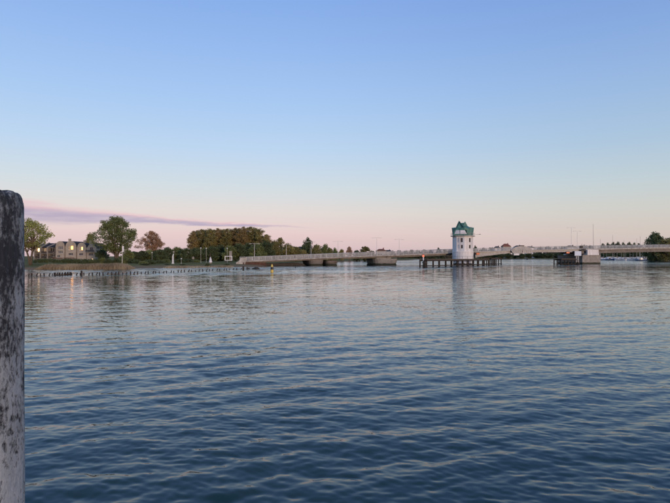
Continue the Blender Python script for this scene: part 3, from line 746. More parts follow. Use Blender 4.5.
def tree_proto(kind, seed, h, w, trunk_frac, nclump, crad, per, leaf, lmat, shape='round', forks=1, limb=True):
    """crown clumps spread through an uneven envelope; limbs run from the trunk to the clumps"""
    rng = random.Random(seed); clumps = []
    z0 = h*trunk_frac; hc = h - z0
    lob = [(rng.uniform(0, 2*PI), rng.uniform(-.5, .9), rng.uniform(.6, 1.22)) for _ in range(8)]
    tries = 0
    while len(clumps) < nclump and tries < 9000:
        tries += 1
        t_ = rng.random(); th = rng.uniform(0, 2*PI)
        if shape == 'round': prof = math.sin(PI*(.08 + .86*t_)**.85)
        elif shape == 'dome': prof = math.sqrt(max(0, 1-(t_*.97)**2.4))*(.72+.28*min(1, t_*4))
        elif shape == 'tall': prof = (math.sin(PI*(.1+.84*t_)))**.6*.95
        elif shape == 'cone': prof = 1.02-t_*.92
        else: prof = 1
        kk = 1.
        for la, lz, lk in lob:
            dd = abs((th-la+PI) % (2*PI)-PI)
            if dd < .8: kk = min(kk, lk + dd*.3) if lk < 1 else max(kk, lk-dd*.2)
        rr_ = prof*kk*(w/2)*rng.random()**.42
        r_c = crad*rng.uniform(.6, 1.25)
        rr_ = max(0, rr_-r_c*.5)
        z = z0 + t_*(hc - r_c*.7)
        c = (rr_*math.cos(th), rr_*math.sin(th), z, r_c)
        if all((c[0]-q_[0])**2+(c[1]-q_[1])**2+(c[2]-q_[2])**2 > (crad*.62)**2 for q_ in clumps): clumps.append(c)
    crown = leaf_mesh('crown', clumps, per, leaf, seed)
    crown.materials.append(MAT[lmat])
    mb = MB(); tr = w*.028 + .06
    stems = []
    for k in range(forks):
        a = 2*PI*k/max(1, forks) + .5; sp_ = 0 if forks == 1 else w*.1
        bend = rng.uniform(-.03, .03)*h
        pts = [(math.cos(a)*.12*(forks > 1), math.sin(a)*.12*(forks > 1), -.3), (math.cos(a)*sp_*.3+bend*.3, math.sin(a)*sp_*.3, h*.16), (math.cos(a)*sp_+bend, math.sin(a)*sp_, h*.42), (math.cos(a)*sp_*1.3-bend*.4, math.sin(a)*sp_*1.2, h*.8)]
        stems.append(pts); mb.tube(pts, [tr*1.35/forks**.4, tr/forks**.4, tr*.6/forks**.3, .03], 8)
    if limb:
        for c in clumps[::max(1, len(clumps)//34)]:
            pts = stems[rng.randrange(len(stems))]
            zz = max(h*.14, min(c[2]*.62, h*.6)); 
            i_ = 1 if zz < h*.42 else 2
            p0, p1 = Vector(pts[i_]), Vector(pts[i_+1]); f_ = (zz-p0.z)/(p1.z-p0.z); st = p0.lerp(p1, max(0, min(1, f_)))
            e_ = Vector(c[:3]); md = st.lerp(e_, .5) + Vector((0, 0, -.04*h*rng.random()))
            mb.tube([st, md, e_], [tr*.34, tr*.2, .02], 5)
    tm = bpy.data.meshes.new('trunk'); tm.from_pydata(mb.v, [], mb.f); tm.polygons.foreach_set('use_smooth', [True]*len(tm.polygons)); tm.materials.append(MAT['bark'])
    return (kind, h, w, crown, tm)
def plant_tree(proto, x, y_top, w_px, Y, label, group=None, cat='tree', rot=None, zb=None, name=None):
    kind, h, w, crown, tm = proto
    X = PX(x, Y); z0 = gz(X, Y) if zb is None else zb
    hh = PZ(y_top, Y) - z0; ww = w_px*Y/F
    e = empty(name or kind, (X, Y, z0-.05), rot if rot is not None else (x*1.7) % 6.28)
    e.scale = (1.18*ww/w, 1.18*ww/w, hh/h); tag(e, label, cat, group)
    link('trunk' if cat == 'tree' else 'stem', tm, None, e); link('crown' if cat == 'tree' else 'foliage', crown, None, e)
    return e
P_left = tree_proto('broadleaf_tree', 3, 12, 10, .4, 62, 1.1, 90, .2, 'leaf_fresh', 'round', 3)
P_big = tree_proto('broadleaf_tree', 8, 15, 15, .25, 130, 1.3, 115, .21, 'leaf_green', 'round', 3)
P_rose = tree_proto('broadleaf_tree', 26, 12, 10, .16, 100, 1.05, 110, .19, 'leaf_rose', 'round', 1)
P_cop = [tree_proto('broadleaf_tree', s, 17, 6.5, .12, 85, 1.05, 90, .23, 'leaf_copper' if s == 31 else 'leaf_olive', 'tall', 1) for s in (31, 32, 34)]
P_oliv = [tree_proto('broadleaf_tree', s, 10, 8, .12, 75, 1.1, 90, .25, 'leaf_olive', 'dome', 1) for s in (41, 42)]
P_grn = [tree_proto('broadleaf_tree', s, 8, 8, .08, 70, 1.15, 90, .25, m_, 'dome', 1) for s, m_ in ((51, 'leaf_dark'), (52, 'leaf_green'), (53, 'leaf_dark'))]
P_shrub = [tree_proto('shrub', s, 2.4, 3.6, .02, 40, .55, 70, .13, m_, 'dome', 3, False) for s, m_ in ((61, 'leaf_dark'), (62, 'leaf_green'))]
P_far = [tree_proto('broadleaf_tree', s, 9, 11, .08, 50, 1.6, 60, .42, 'leaf_far', 'dome', 1, False) for s in (71, 72)]
P_fard = tree_proto('broadleaf_tree', 75, 9, 10, .1, 55, 1.4, 70, .36, 'leaf_dark', 'round', 1, False)

plant_tree(P_left, 30.5, 217, 35, 125, 'tall light green tree beside the mooring pile at the left edge', rot=1.0)
plant_tree(P_big, 116.2, 215.0, 43, 165, 'largest spreading green tree with open crown right of the pale houses', rot=2.2)
plant_tree(P_oliv[0], 89.5, 231.5, 11, 222, 'brownish green tree behind the rightmost pale house', rot=.4)
plant_tree(P_rose, 152.5, 229.8, 25, 232, 'rosy brown tree with thin foliage standing alone right of the largest tree', rot=.6)
# row of tall copper trees
rowx = [(193.5, 230.5, 12), (201.5, 228.6, 13), (210, 228.2, 13), (218.5, 227.8, 13), (227, 228, 13), (235, 227.4, 13), (243, 226.2, 13), (251.5, 226, 14), (260, 228.5, 13), (267, 234, 12)]
ords = ['first', 'second', 'third', 'fourth', 'fifth', 'sixth', 'seventh', 'eighth', 'ninth', 'tenth']
for k, (x, yt, w_) in enumerate(rowx):
    plant_tree(P_cop[k % 3 if k % 5 else 0], x, yt, w_*1.15, 262 + 3*(k % 2), 'tall copper brown tree, %s from the left in the dense row' % ords[k], 'tall copper trees in the row', rot=k*1.3)
for k, (x, yt) in enumerate(((197, 230), (206, 229.3), (214, 229), (223, 228.8), (231, 228.5), (239, 227.6), (247, 227), (256, 227.6))):
    plant_tree(P_cop[(k*2) % 3], x, yt, 14, 274, 'tall brown tree in the rear of the copper row, %s from the left' % ords[k], 'rear trees of the copper row', rot=k*2.3)
# middle green belt
ords2 = ords + ['eleventh', 'twelfth', 'thirteenth', 'fourteenth', 'fifteenth', 'sixteenth', 'seventeenth', 'eighteenth', 'nineteenth', 'twentieth', 'twenty-first', 'twenty-second', 'twenty-third', 'twenty-fourth', 'twenty-fifth', 'twenty-sixth']
belt = [(102.5, 247.5, 12, 180), (127, 248.5, 14, 190), (134, 251, 14, 196), (142, 250, 14, 200), (150, 248.6, 14, 204), (160, 249, 15, 200), (168, 246.5, 14, 206), (177, 245.6, 16, 210), (186, 247.5, 14, 204),
        (195, 247, 15, 208), (203, 246.5, 14, 214), (212, 245.5, 16, 210), (221, 244.5, 16, 216), (230, 244.2, 16, 210), (239, 242.8, 16, 212), (248, 242, 17, 222), (257, 241.5, 17, 214), (266, 240.5, 17, 222)]
for k, (x, yt, w_, Y) in enumerate(belt):
    ref = 'left of the rosy tree' if x < 145 else 'right of the rosy tree' if x < 190 else 'before the copper row'
    plant_tree(P_grn[k % 3], x, yt, w_, Y, 'low dark green tree, %s of the belt, %s' % (ords2[k], ref), 'dark green trees ' + ref, rot=k*.9)
sl = [(274, 239.5, 15, 232, 'olive tree just right of the copper row'), (280, 236.8, 11, 246, 'pointed olive tree above the bridge right of the copper row'), (288, 242.5, 16, 236, 'olive tree behind the second lamp post of the bridge'),
      (296, 246, 14, 240, 'low olive tree between second and third lamp posts of the bridge'), (303, 249, 12, 250, 'small olive tree left of the round dark tree behind the bridge')]
for k, (x, yt, w_, Y, lb_) in enumerate(sl): plant_tree(P_oliv[k % 2], x, yt, w_, Y, lb_, rot=k*1.1)
plant_tree(P_grn[0], 307.8, 236.5, 10.5, 285, 'round dark tree rising above its neighbours behind the third lamp post', rot=.3)
sl = [(316, 243.6, 13, 280, P_oliv[0]), (324.5, 242.6, 12, 290, P_grn[1]), (330, 247.5, 8, 292, P_oliv[1]), (335.3, 246.5, 6.5, 310, P_grn[1]), (341.5, 248.6, 8, 318, P_oliv[0]), (349.5, 245.8, 8, 330, P_rose), (365.5, 245.8, 13, 345, P_oliv[1]), (372, 250, 9, 352, P_oliv[0]), (357, 249.8, 9, 340, P_grn[2])]
nm = ['wide olive tree right of the round dark tree', 'domed green tree right of the third lamp post', 'small olive tree at the foot of the domed green tree', 'small round green tree behind the fourth lamp post', 'low olive tree right of the fourth lamp post',
      'small rosy tree behind the bridge railing', 'domed olive tree left of the round pier lamp post', 'low olive tree behind the round pier lamp post', 'low green tree between the rosy tree and the domed olive tree']
for k, (x, yt, w_, Y, pr) in enumerate(sl): plant_tree(pr, x, yt, w_, Y, nm[k], rot=k*1.4)
# far tree line on the other shore
fx = [(392, 250.4), (399, 250), (406, 250.3), (412, 249.5), (418, 249.8), (424, 249.2), (430, 249.5), (445, 249), (451, 249.2)]
for k, (x, yt) in enumerate(fx): plant_tree(P_far[k % 2], x, yt, 8.5, 690+8*(k % 3), 'small hazy far-shore tree left of the tower, %s from the left' % ords2[k], 'hazy far trees left of the tower', rot=k*2.1)
plant_tree(P_fard, 438.5, 247, 6, 560 if False else 690, 'round dark far-shore tree left of the tower', rot=1)
plant_tree(P_fard, 475.3, 244.8, 6, 690, 'round dark far-shore tree just right of the tower', rot=2)
fx = [(483, 247.5), (491, 247), (540, 246.5), (548, 246), (556, 246.6), (563, 246), (585, 244.8), (590, 245)]
for k, (x, yt) in enumerate(fx): plant_tree(P_far[k % 2], x, yt, 10, 700+9*(k % 3), 'small hazy far-shore tree right of the tower, %s from the left' % ords2[k], 'hazy far trees right of the tower', rot=k*2.3)
fx = [(603, 242.8), (608, 242), (613, 241.4), (618, 241), (623.5, 241.6), (629, 241.4), (634, 242), (639, 242.6)]
for k, (x, yt) in enumerate(fx): plant_tree(P_fard, x, yt, 9, 660+6*(k % 3), 'dark far tree over the right railing, %s from the left' % ords2[k], 'dark far trees beside the marina', rot=k*1.9)
lowx = [404, 411, 418, 426, 434, 442, 480, 487, 494, 501, 508, 515, 522, 529, 536, 543, 550, 557, 564, 571, 601, 610, 619, 628, 637, 646]
for k, x in enumerate(lowx):
    plant_tree(P_fard, x, 252.6 + .5*math.sin(k*2.2), 9.5, 672 - (0 if x < 590 else 95) + 5*(k % 3), 'low dark far-shore tree seen under the bridge, %s from the left' % ords2[k], 'low dark trees seen under the bridge', rot=k*1.7)
plant_tree(P_grn[0], 654, 231, 19, 350, 'big dark tree over the bridge railing near the right edge', rot=.9)
plant_tree(P_oliv[0], 665.5, 237.5, 22, 335, 'broad green tree in front of the dark tree at the right edge', rot=.2)
plant_tree(P_grn[0], 675, 233.5, 18, 355, 'dark tree cut by the right edge of the picture', rot=2.9)
# shrubs on the near bank
shr = [(102.5, 257, 8, 150), (108, 258, 9, 148), (116.5, 257.6, 9, 150), (125, 256.5, 11, 152), (132, 258, 10, 152), (137, 259, 9, 150), (143.5, 260.5, 10, 141), (150, 258.8, 12, 146), (158, 259.5, 11, 152), (166, 258.5, 11, 158), (179, 258, 12, 165), (187, 258.5, 12, 168), (196, 259, 10, 172)]
for k, (x, yt, w_, Y) in enumerate(shr):
    plant_tree(P_shrub[0 if k % 3 else 1], x, yt, w_, Y, 'dark rounded shrub on the park bank, %s from the left' % ords2[k], 'dark shrubs on the park bank', 'shrub', rot=k*.8)
for x, yt, w_, Y, lb_ in ((183, 263.6, 6, 141, 'small dark bush at the waterline right of the white monument'), (207.5, 262.8, 6, 142, 'small dark bush at the waterline below the white cone'), (227.5, 263.4, 6, 147, 'small dark bush at the waterline below the white frame'), (146, 263, 9, 135, 'dark bush at the waterline where the reeds end'),
                           (167, 263.6, 7, 140, 'small dark bush at the waterline left of the white monument')):
    plant_tree(P_shrub[0], x, yt, w_, Y, lb_, None, 'shrub')
# hedge below the houses
cl = []
rg = random.Random(9)
for k in range(150):
    x = 34 + 64*rg.random(); Y = 146 + 2.2*rg.random(); X = PX(x, Y); cl.append((X, Y, gz(X, Y)+.25+rg.random()*.7, .55))
hm = leaf_mesh('hedge', cl, 70, .13, 4); hm.materials.append(MAT['leaf_dark'])
tag(link('hedge', hm, None), 'long dark clipped hedge below the row of houses', 'hedge')

# reeds along the waterline
def reeds(name, pts, n, hgt, depth, seed, label):
    rng = np.random.default_rng(seed); P = np.array(pts, float); seg = np.hypot(*np.diff(P, axis=0).T); cum = np.concatenate([[0], np.cumsum(seg)])
    u = rng.random(n)*cum[-1]; X = np.interp(u, cum, P[:, 0]); Y = np.interp(u, cum, P[:, 1]) + rng.random(n)*depth
    s = sdist(X, Y); Z = np.maximum(gz_arr(X, Y), -.1)-.05
    dens = .9+.08*np.sin(u*.35+seed)+.06*np.sin(u*1.3)
    H = hgt*rng.uniform(.45, 1.12, n)*dens*np.minimum(1, np.minimum(u, cum[-1]-u)/2.5+.35)
    lx, ly = rng.normal(0, .10, n)*H, rng.normal(0, .1, n)*H; w = rng.uniform(.02, .05, n); a = rng.random(n)*PI
    cx_, cy_ = np.cos(a)*w, np.sin(a)*w
    v = np.stack([np.stack([X-cx_, Y-cy_, Z], 1), np.stack([X+cx_, Y+cy_, Z], 1), np.stack([X+lx+cx_*.7, Y+ly+cy_*.7, Z+H*.8], 1), np.stack([X+lx*1.3, Y+ly*1.3, Z+H], 1), np.stack([X+lx-cx_*.7, Y+ly-cy_*.7, Z+H*.8], 1)], 1).reshape(-1, 3)
    me = bpy.data.meshes.new(name); me.from_pydata(v.tolist(), [], (np.arange(n*5).reshape(-1, 5)).tolist())
    ta = me.attributes.new('tint', 'FLOAT', 'POINT'); ta.data.foreach_set('value', np.repeat(np.clip(.5+.3*np.sin(u*.8+seed)*np.sin(u*.27)+rng.normal(0, .25, n), 0, 1), 5).astype(np.float32))
    o = link(name, me, 'reed'); o['kind'] = 'stuff'; tag(o, label, 'reeds')
reeds('reeds', [(-65.5, 112.4), (-55, 116.8), (-47.8, 120.2)], 17000, 1.02, 3.6, 3, 'band of dry tan reeds along the shore below the houses')
reeds('bank_reeds', [(-44, 131.5), (-28.5, 144)], 3200, .55, 1.6, 7, 'low dry tan reeds at the foot of the park bank')

# ------------------------------------------------------------------ houses on the left bank
HYD = 190.
def px(v): return v*HYD/F
def house_base(name, x0, x1, label, dy=0):
    X = PX((x0+x1)/2, HYD+dy); e = empty(name, (X, HYD+dy, gz(X, HYD+dy)-.1)); tag(e, label, 'house', 'terraced houses'); return e
def pale_house(x0, x1, y_top, y_eave, wins, label, peak='round', balcony=(), chimney=None):
    e = house_base('terraced_house', x0, x1, label); zb = e.location.z
    w = px(x1-x0)-.1; hz_ = lambda y: PZ(y, HYD)-zb
    ht, he = hz_(y_top), hz_(y_eave)
    if peak == 'round': top = lambda x: he + (ht-he)*(max(0, 1-abs(2*x/w)**2.0))**.55
    else: top = lambda x: he + (ht-he)*max(0, (1-abs(2*x/w)))**.85
    holes = [((xa-(x0+x1)/2)*HYD/F, (xb-(x0+x1)/2)*HYD/F, hz_(yb), hz_(ya)) for xa, xb, ya, yb, *_ in wins]
    facade(w, he, holes, top, .32, .26).build('wall', 'house_wall', e)
    D = 9.
    mb = MB()
    for s in (-1, 1): mb.box(s*w/2-(.25 if s > 0 else 0), s*w/2+(.25 if s < 0 else 0), .322, D, 0, he-.06)
    mb.box(-w/2+.26, w/2-.26, D-.3, D, 0, he-.06); mb.build('side_wall', 'house_wall', e)
    xs = np.linspace(-w/2-.06, w/2+.06, 15)
    cl = lambda x: max(-w/2, min(w/2, x))
    rows = [[(x, .45, top(cl(x))-.16), (x, D+.2, top(cl(x))-.16), (x, D+.2, top(cl(x))-.02), (x, .45, top(cl(x))-.02)] for x in xs]
    rf = MB().loft(rows).build('roof', 'roof_slate', e)
    if chimney is not None:
        cx_ = px(chimney-(x0+x1)/2); MB().box(cx_-.35, cx_+.35, 2.2, 2.9, he-.4, ht+.75).box(cx_-.42, cx_+.42, 2.13, 2.97, ht+.751, ht+.9).build('chimney', 'house_wall', rf)
    for (xa, xb, ya, yb, g, bars), (a, b_, z0, z1) in zip(wins, holes):
        wdw = window_part(e, Matrix(), a, b_, z0, z1, .16, g, 'frame_white', bars, .08)
        MB().box(a-.08, b_+.08, -.09, -.003, z0-.1, z0-.01).build('sill', 'concrete_pale', wdw)
    for xa, xb, ya, yb, m_ in balcony:
        a, b_ = (px(xa-(x0+x1)/2), px(xb-(x0+x1)/2)); z0, z1 = hz_(yb), hz_(ya)
        bk = MB().box(a, b_, -1.2, -.004, z0-.16, z0).build('balcony', 'concrete', e)
        mb = MB().box(a, b_, -1.2, -1.14, z1-.08, z1)
        k = a
        while k < b_-.05: mb.box(k, k+.13, -1.19, -1.15, z0+.001, z1-.081); k += .2
        mb.build('balcony_rail', m_, bk)
    return e
pale_house(55.4, 64.6, 241.1, 246.2, [(58, 63, 246, 249.4, 'glass_mid', 2), (58, 63, 250.6, 253.4, 'glass_mid', 2), (57, 60, 254.9, 257.4, 'glass_dark', 1), (56.5, 63.8, 259, 261.4, 'glass_mid', 3)],
           'pale round-gabled terraced house without lit window, leftmost of the four pale ones', 'round', [(55.6, 64.4, 257.6, 259, 'balcony_wood')])
pale_house(65.2, 76.2, 241, 246.6, [(68.0, 70.3, 246.2, 250.4, 'window_dim', 0), (70.7, 73.2, 245.8, 249.6, 'window_gold', 1), (68.2, 73, 252.9, 255.3, 'glass_dark', 2), (69, 72.8, 258.9, 261.5, 'glass_dark', 1)],
           'pale round-gabled terraced house with bright golden top window', 'round', [(65.4, 76, 257.4, 258.7, 'balcony_wood')], 66.2)
pale_house(76.9, 86.2, 242.6, 247.6, [(79.2, 80.8, 247, 251.2, 'window_dim', 0), (81.1, 82.8, 246.8, 250.2, 'window_amber', 1), (78.8, 83, 253, 255.6, 'glass_dark', 2), (78.8, 83, 259, 262, 'glass_dark', 1)],
           'pale narrow terraced house with dim amber arched window', 'round', (), 81.4)
pale_house(86.6, 96, 242.4, 248, [(89.6, 93, 247.2, 250.2, 'glass_dark', 1), (88.4, 93, 253, 255.8, 'glass_dark', 2), (87.2, 89.4, 258.8, 262, 'glass_dark', 0), (90.8, 93.2, 258.6, 262.2, 'window_cream', 0)],
           'pale pointed-gable terraced house with balcony and lit door, rightmost of the row', 'point', [(87, 95.6, 250, 251.7, 'steel_dark')], 87.4)
def dark_house(x0, x1, y_r, lit, label, awn):
    e = house_base('terraced_house', x0, x1, label, 2.5); zb = e.location.z; w = px(x1-x0)-.08; hz_ = lambda y: PZ(y, HYD+2.5)-zb
    xc = (x0+x1)/2
    wins = [(xc-2.2, xc+2.0, 248, 252.2, lit, 1), (xc-2.3, xc+2.3, 254, 256.8, 'glass_dark', 2), (xc-2.4, xc+2.4, 258.6, 261.8, 'glass_dark', 2)]
    holes = [(px(a-xc), px(b_-xc), hz_(yb), hz_(ya)) for a, b_, ya, yb, *_ in wins]
    facade(w-.62, hz_(246.8), holes, None, .3).build('wall', 'house_brick', e)
    for (a, b_, ya, yb, g, bars), (p, q_, z0, z1) in zip(wins, holes): window_part(e, Matrix(), p, q_, z0, z1, .14, g, 'frame_white', bars, .08)
    hr = hz_(y_r); hs = hz_(247.2)
    MB().loft([[(x, -1.1, hs), (x, 4., hr), (x, 9., hs-.2), (x, 9., hs-.42), (x, 4., hr-.25), (x, -1.1, hs-.2)] for x in (-w/2+.32, w/2-.02)]).build('roof', 'roof_slate', e)
    MB().add([(-w/2+.0, -2.0, 0), (-w/2+.3, -2.0, 0), (-w/2+.3, 9, 0), (-w/2, 9, 0), (-w/2, -2.0, hs+.1), (-w/2+.3, -2.0, hs+.1), (-w/2+.3, 9, hs+.1), (-w/2, 9, hs+.1), (-w/2, 4, hr+.3), (-w/2+.3, 4, hr+.3)],
             [(0,1,5,4), (1,2,6,9,5), (2,3,7,6), (3,0,4,8,7), (4,5,9,8), (8,9,6,7)]).build('party_wall', 'house_wall', e)
    for yb, ya in ((253.4, 252.3), (258.2, 257.2)):
        z0, z1 = hz_(yb), hz_(ya)
        bk = MB().box(-w/2+.32, w/2-.02, -1.6, -.004, z0-.15, z0).build('balcony', 'concrete', e)
        mb = MB().box(-w/2+.32, w/2-.02, -1.6, -1.54, z1+.35, z1+.43)
        for k in np.arange(-w/2+.34, w/2-.06, .17): mb.box(k, k+.05, -1.59, -1.55, z0+.001, z1+.349)
        mb.build('balcony_rail', 'steel_dark', bk)
    if awn:
        z0 = hz_(247.8); MB().add([(-w/2+.4, -.01, z0+.5), (w/2-.1, -.01, z0+.5), (w/2-.1, -1.3, z0), (-w/2+.4, -1.3, z0), (-w/2+.4, -.01, z0+.44), (w/2-.1, -.01, z0+.44), (w/2-.1, -1.3, z0-.06), (-w/2+.4, -1.3, z0-.06)],
                                  [(0,3,2,1),(4,5,6,7),(0,1,5,4),(2,3,7,6),(1,2,6,5),(3,0,4,7)]).build('awning', 'house_wall', e)
    return e
dark_house(36.6, 42.6, 243.8, 'window_cream', 'dark brick terraced house with whitish lit window, leftmost of the row beside the tree', False)
dark_house(42.6, 49.6, 242.9, 'window_dim', 'dark brick terraced house with dim pinkish window between two pale fin walls', False)
dark_house(49.6, 55.3, 243.4, 'glass_dark', 'dark brick terraced house with pale awning next to the pale houses', True)

# ------------------------------------------------------------------ far houses
def small_house(x, y_top, y_eave, w_px, Y, roofm, wallm, label, depth=9, hip=False, zb=None):
    X = PX(x, Y); z0 = gz(X, Y)-.1; e = empty('house', (X, Y, z0)); tag(e, label, 'house', 'far houses')
    w = w_px*Y/F; he = PZ(y_eave, Y)-z0; ht = PZ(y_top, Y)-z0
    MB().box(-w/2, w/2, 0, depth, 0, he).build('wall', wallm, e)
    i_ = w*.28 if hip else .05
    rf = MB().add([(-w/2-.4, -.5, he), (w/2+.4, -.5, he), (w/2+.4, depth+.5, he), (-w/2-.4, depth+.5, he), (-w/2+i_, depth/2, ht), (w/2-i_, depth/2, ht)],
             [(0, 1, 5, 4), (1, 2, 5), (2, 3, 4, 5), (3, 0, 4), (0, 3, 2, 1)]).build('roof', roofm, e)
    MB().box(w*.2, w*.2+.8, depth/2-.4, depth/2+.4, ht-1.2, ht+.9).build('chimney', roofm, rf)
    for k in range(3):
        a = -w/2 + w*(k+.5)/3; f = MB().box(a-w*.08, a+w*.08, -.06, -.003, he*.35, he*.72).build('window', 'frame_white', e); MB().box(a-w*.06, a+w*.06, -.09, -.062, he*.4, he*.68).build('pane', 'glass_dark', f)
    return e
small_house(301, 246.4, 249.5, 12, 292, 'roof_slate', 'house_brick', 'dark roofed house left of the round dark tree behind the bridge', hip=True)
small_house(381.5, 248.8, 250.8, 9.5, 400, 'roof_red', 'house_wall', 'dark red roofed house behind the round pier lamp post', hip=True)
small_house(388.5, 250, 251.4, 5, 640, 'roof_slate', 'house_wall', 'tiny grey roofed house right of the dark red roofed one')
small_house(507, 243.6, 246.4, 8, 700, 'roof_red', 'house_wall', 'reddish domed house over the bridge right of the tower', hip=True)
small_house(519, 245.4, 247, 7, 720, 'roof_slate', 'house_wall', 'grey roofed house above the middle of the opening span', hip=True)
small_house(531, 246.2, 247.8, 9, 715, 'roof_slate', 'boat_white', 'pale far house right of the span middle', hip=True)
small_house(572, 245.4, 247.4, 10, 705, 'roof_slate', 'boat_white', 'pale far house left of the right pier lamp posts', hip=True)
small_house(498, 246.2, 248.2, 6, 690, 'roof_slate', 'boat_white', 'pale far house left of the reddish domed house', hip=True)

# ------------------------------------------------------------------ small things in the park
def at_ground(x, Y): X = PX(x, Y); return (X, Y, gz(X, Y)-.03)
p = at_ground(122.2, 148); e = empty('flagpole', p); tag(e, 'white flagpole with a limp white banner beside the largest tree', 'flagpole')
h = PZ(245.5, 148)-p[2]
MB().tube([(0, 0, 0), (0, 0, h)], [.07, .045], 8).build('pole', 'boat_white', e); MB().lathe([(.07, h), (.1, h+.06), (.02, h+.12)], 8).build('finial', 'boat_white', e)
rows = []
for k in range(10):
    z = h-.15-k*.19; s = .10*math.sin(k*.9); rows.append([(.06, -.012+s*.2, z), (.38+.04*math.sin(k), s, z), (.52+.07*math.sin(k*1.3), -s, z), (.52+.07*math.sin(k*1.3), -s+.03, z), (.38+.04*math.sin(k), s+.03, z), (.06, .02+s*.2, z)])
MB().loft(rows).build('banner', 'boat_white', e)
p = at_ground(173, 150); e = empty('monument', p); tag(e, 'slender white monument standing on the park bank', 'monument')
h = PZ(253.6, 150)-p[2]
MB().loft([[(-w_, -w_, z), (w_, -w_, z), (w_, w_, z), (-w_, w_, z)] for w_, z in ((.3, 0), (.3, .18), (.22, .2), (.2, .5), (.17, h*.72))]).build('shaft', 'boat_white', e)
MB().loft([[(dx-w_, -w_, z), (dx+w_, -w_, z), (dx+w_, w_, z), (dx-w_, w_, z)] for dx, w_, z in ((0, .17, h*.725), (.06, .13, h*.85), (.16, .07, h))]).build('top', 'boat_white', e)
p = at_ground(210.5, 155); e = empty('pavilion', p); tag(e, 'small white conical pavilion on the lawn left of the white frame', 'pavilion')
h = PZ(253.8, 155)-p[2]
MB().lathe([(.5, .3), (.42, .7), (.26, h*.5), (.08, h*.68)], 8).build('canopy', 'boat_white', e); MB().tube([(0, 0, h*.66), (-.16, 0, h)], .1, 6).build('finial', 'rust', e)
MB().lathe([(.42, 0), (.4, .31)], 8).build('base', 'concrete', e)
p = at_ground(228.5, 153); e = empty('picture_frame', p); tag(e, 'large empty white picture frame standing on the lawn near the bridge end', 'frame')
fw_ = 6.8*153/F/2; h0, h1 = PZ(260.6, 153)-p[2], PZ(256, 153)-p[2]
MB().box(-fw_, fw_, -.12, .12, h1-.2, h1).build('top_bar', 'boat_white', e); MB().box(-fw_, fw_, -.12, .12, h0, h0+.18).build('bottom_bar', 'boat_white', e)
for s in (-1, 1): MB().box(s*fw_-.1, s*fw_+.1, -.121, .121, h0-.01, h1+.01).build('side_bar', 'boat_white', e); MB().box(s*fw_*.7-.06, s*fw_*.7+.06, -.06, .06, -.3, h0-.012).build('leg', 'steel_dark', e)
p = at_ground(230.6, 160); e = empty('banner_sign', p); tag(e, 'tall grey banner sign behind the white picture frame', 'sign')
h = PZ(251, 160)-p[2]; MB().box(-.42, .42, -.05, .05, .9, h).build('panel', 'concrete', e)
for s in (-1, 1): MB().tube([(s*.46, 0, 0), (s*.46, 0, h+.05)], .04, 6).build('post', 'steel_dark', e)
def park_lamp(x, yt, Y, label):
    p = at_ground(x, Y); e = empty('park_lamp', p); tag(e, label, 'lamp post', 'park lamps'); h = PZ(yt, Y)-p[2]
    MB().lathe([(.12, 0), (.09, .3), (.05, .5), (.04, h-.35)], 8).build('pole', 'steel_pale', e)
    MB().lathe([(.05, h-.35), (.2, h-.28), (.22, h-.1), (.05, h)], 10).build('lamp_head', 'boat_white', e)
park_lamp(200.8, 247.5, 162, 'tallest park lamp, left of the white pavilion')
park_lamp(206.3, 247.8, 172, 'park lamp directly left of the white pavilion')
park_lamp(227.2, 247.8, 176, 'park lamp behind the white picture frame')
park_lamp(181.3, 258, 152, 'short park lamp just right of the white monument')
park_lamp(152, 252, 170, 'park lamp below the rosy tree')
p = at_ground(193.2, 158); e = empty('information_board', p); tag(e, 'small grey information board left of the tallest park lamp', 'sign')
MB().box(-.32, .32, -.04, .04, 1.3, 2.0).build('panel', 'concrete', e); MB().tube([(0, .05, 0), (0, .05, 2.1)], .05, 6).build('post', 'steel_dark', e)

# ------------------------------------------------------------------ fence of stakes in the water
stake_me = []
for k in range(5):
    rg = random.Random(k); mb = MB(); n = 7
    lean = rg.uniform(-.05, .16)
    mb.tube([(0, 0, -1.2), (lean*.1, 0, 0), (lean, rg.uniform(-.05, .05), .5), (lean*1.15, 0, .6)], [.095, .09, .08, .05], n)
    me = bpy.data.meshes.new('stake'); me.from_pydata(mb.v, [], mb.f); me.materials.append(MAT['timber_dark']); stake_me.append(me)
def stake(x, yw, label, group, sc_=1., k=0):
    Y = CAMH*F/(yw-HY); o = link('stake', stake_me[k % 5], None); o.location = (PX(x, Y), Y, 0); o.rotation_euler = (0, 0, (k*.37) % .7-.35); o.scale = (sc_*1.1, sc_*1.1, sc_*.68)
    tag(o, label, 'stake', group)
def y_line(x): return float(np.interp(x, [27, 60, 100, 130, 180, 210, 245], [275.9, 275.5, 274.9, 274.2, 272.3, 271.0, 269.5]))
rg = random.Random(2); x = 28.; k = 0
while x < 243:
    st = 4.1 - (x-28)*.0035
    if not (53 < x < 72):
        stake(x + rg.uniform(-.6, .6), y_line(x) + rg.uniform(-.15, .15), 'dark leaning stake in the thin line left of the crowded stakes' if x < 60 else 'dark leaning stake in the long curved line across the water', 'stakes left of the crowded stretch' if x < 60 else 'stakes of the long line', rg.uniform(.8, 1.1), k)
    x += st; k += 1
x = 54.2
while x < 72:
    stake(x, y_line(x) + rg.uniform(-.25, .1), 'dark stake in the crowded stretch below the pale houses', 'crowded stakes', rg.uniform(.85, 1.25), k); x += rg.uniform(.8, 1.6); k += 1
stake(81.6, 275.2, 'tall dark stake standing above the line below the rightmost house', None, 1.7, 1)
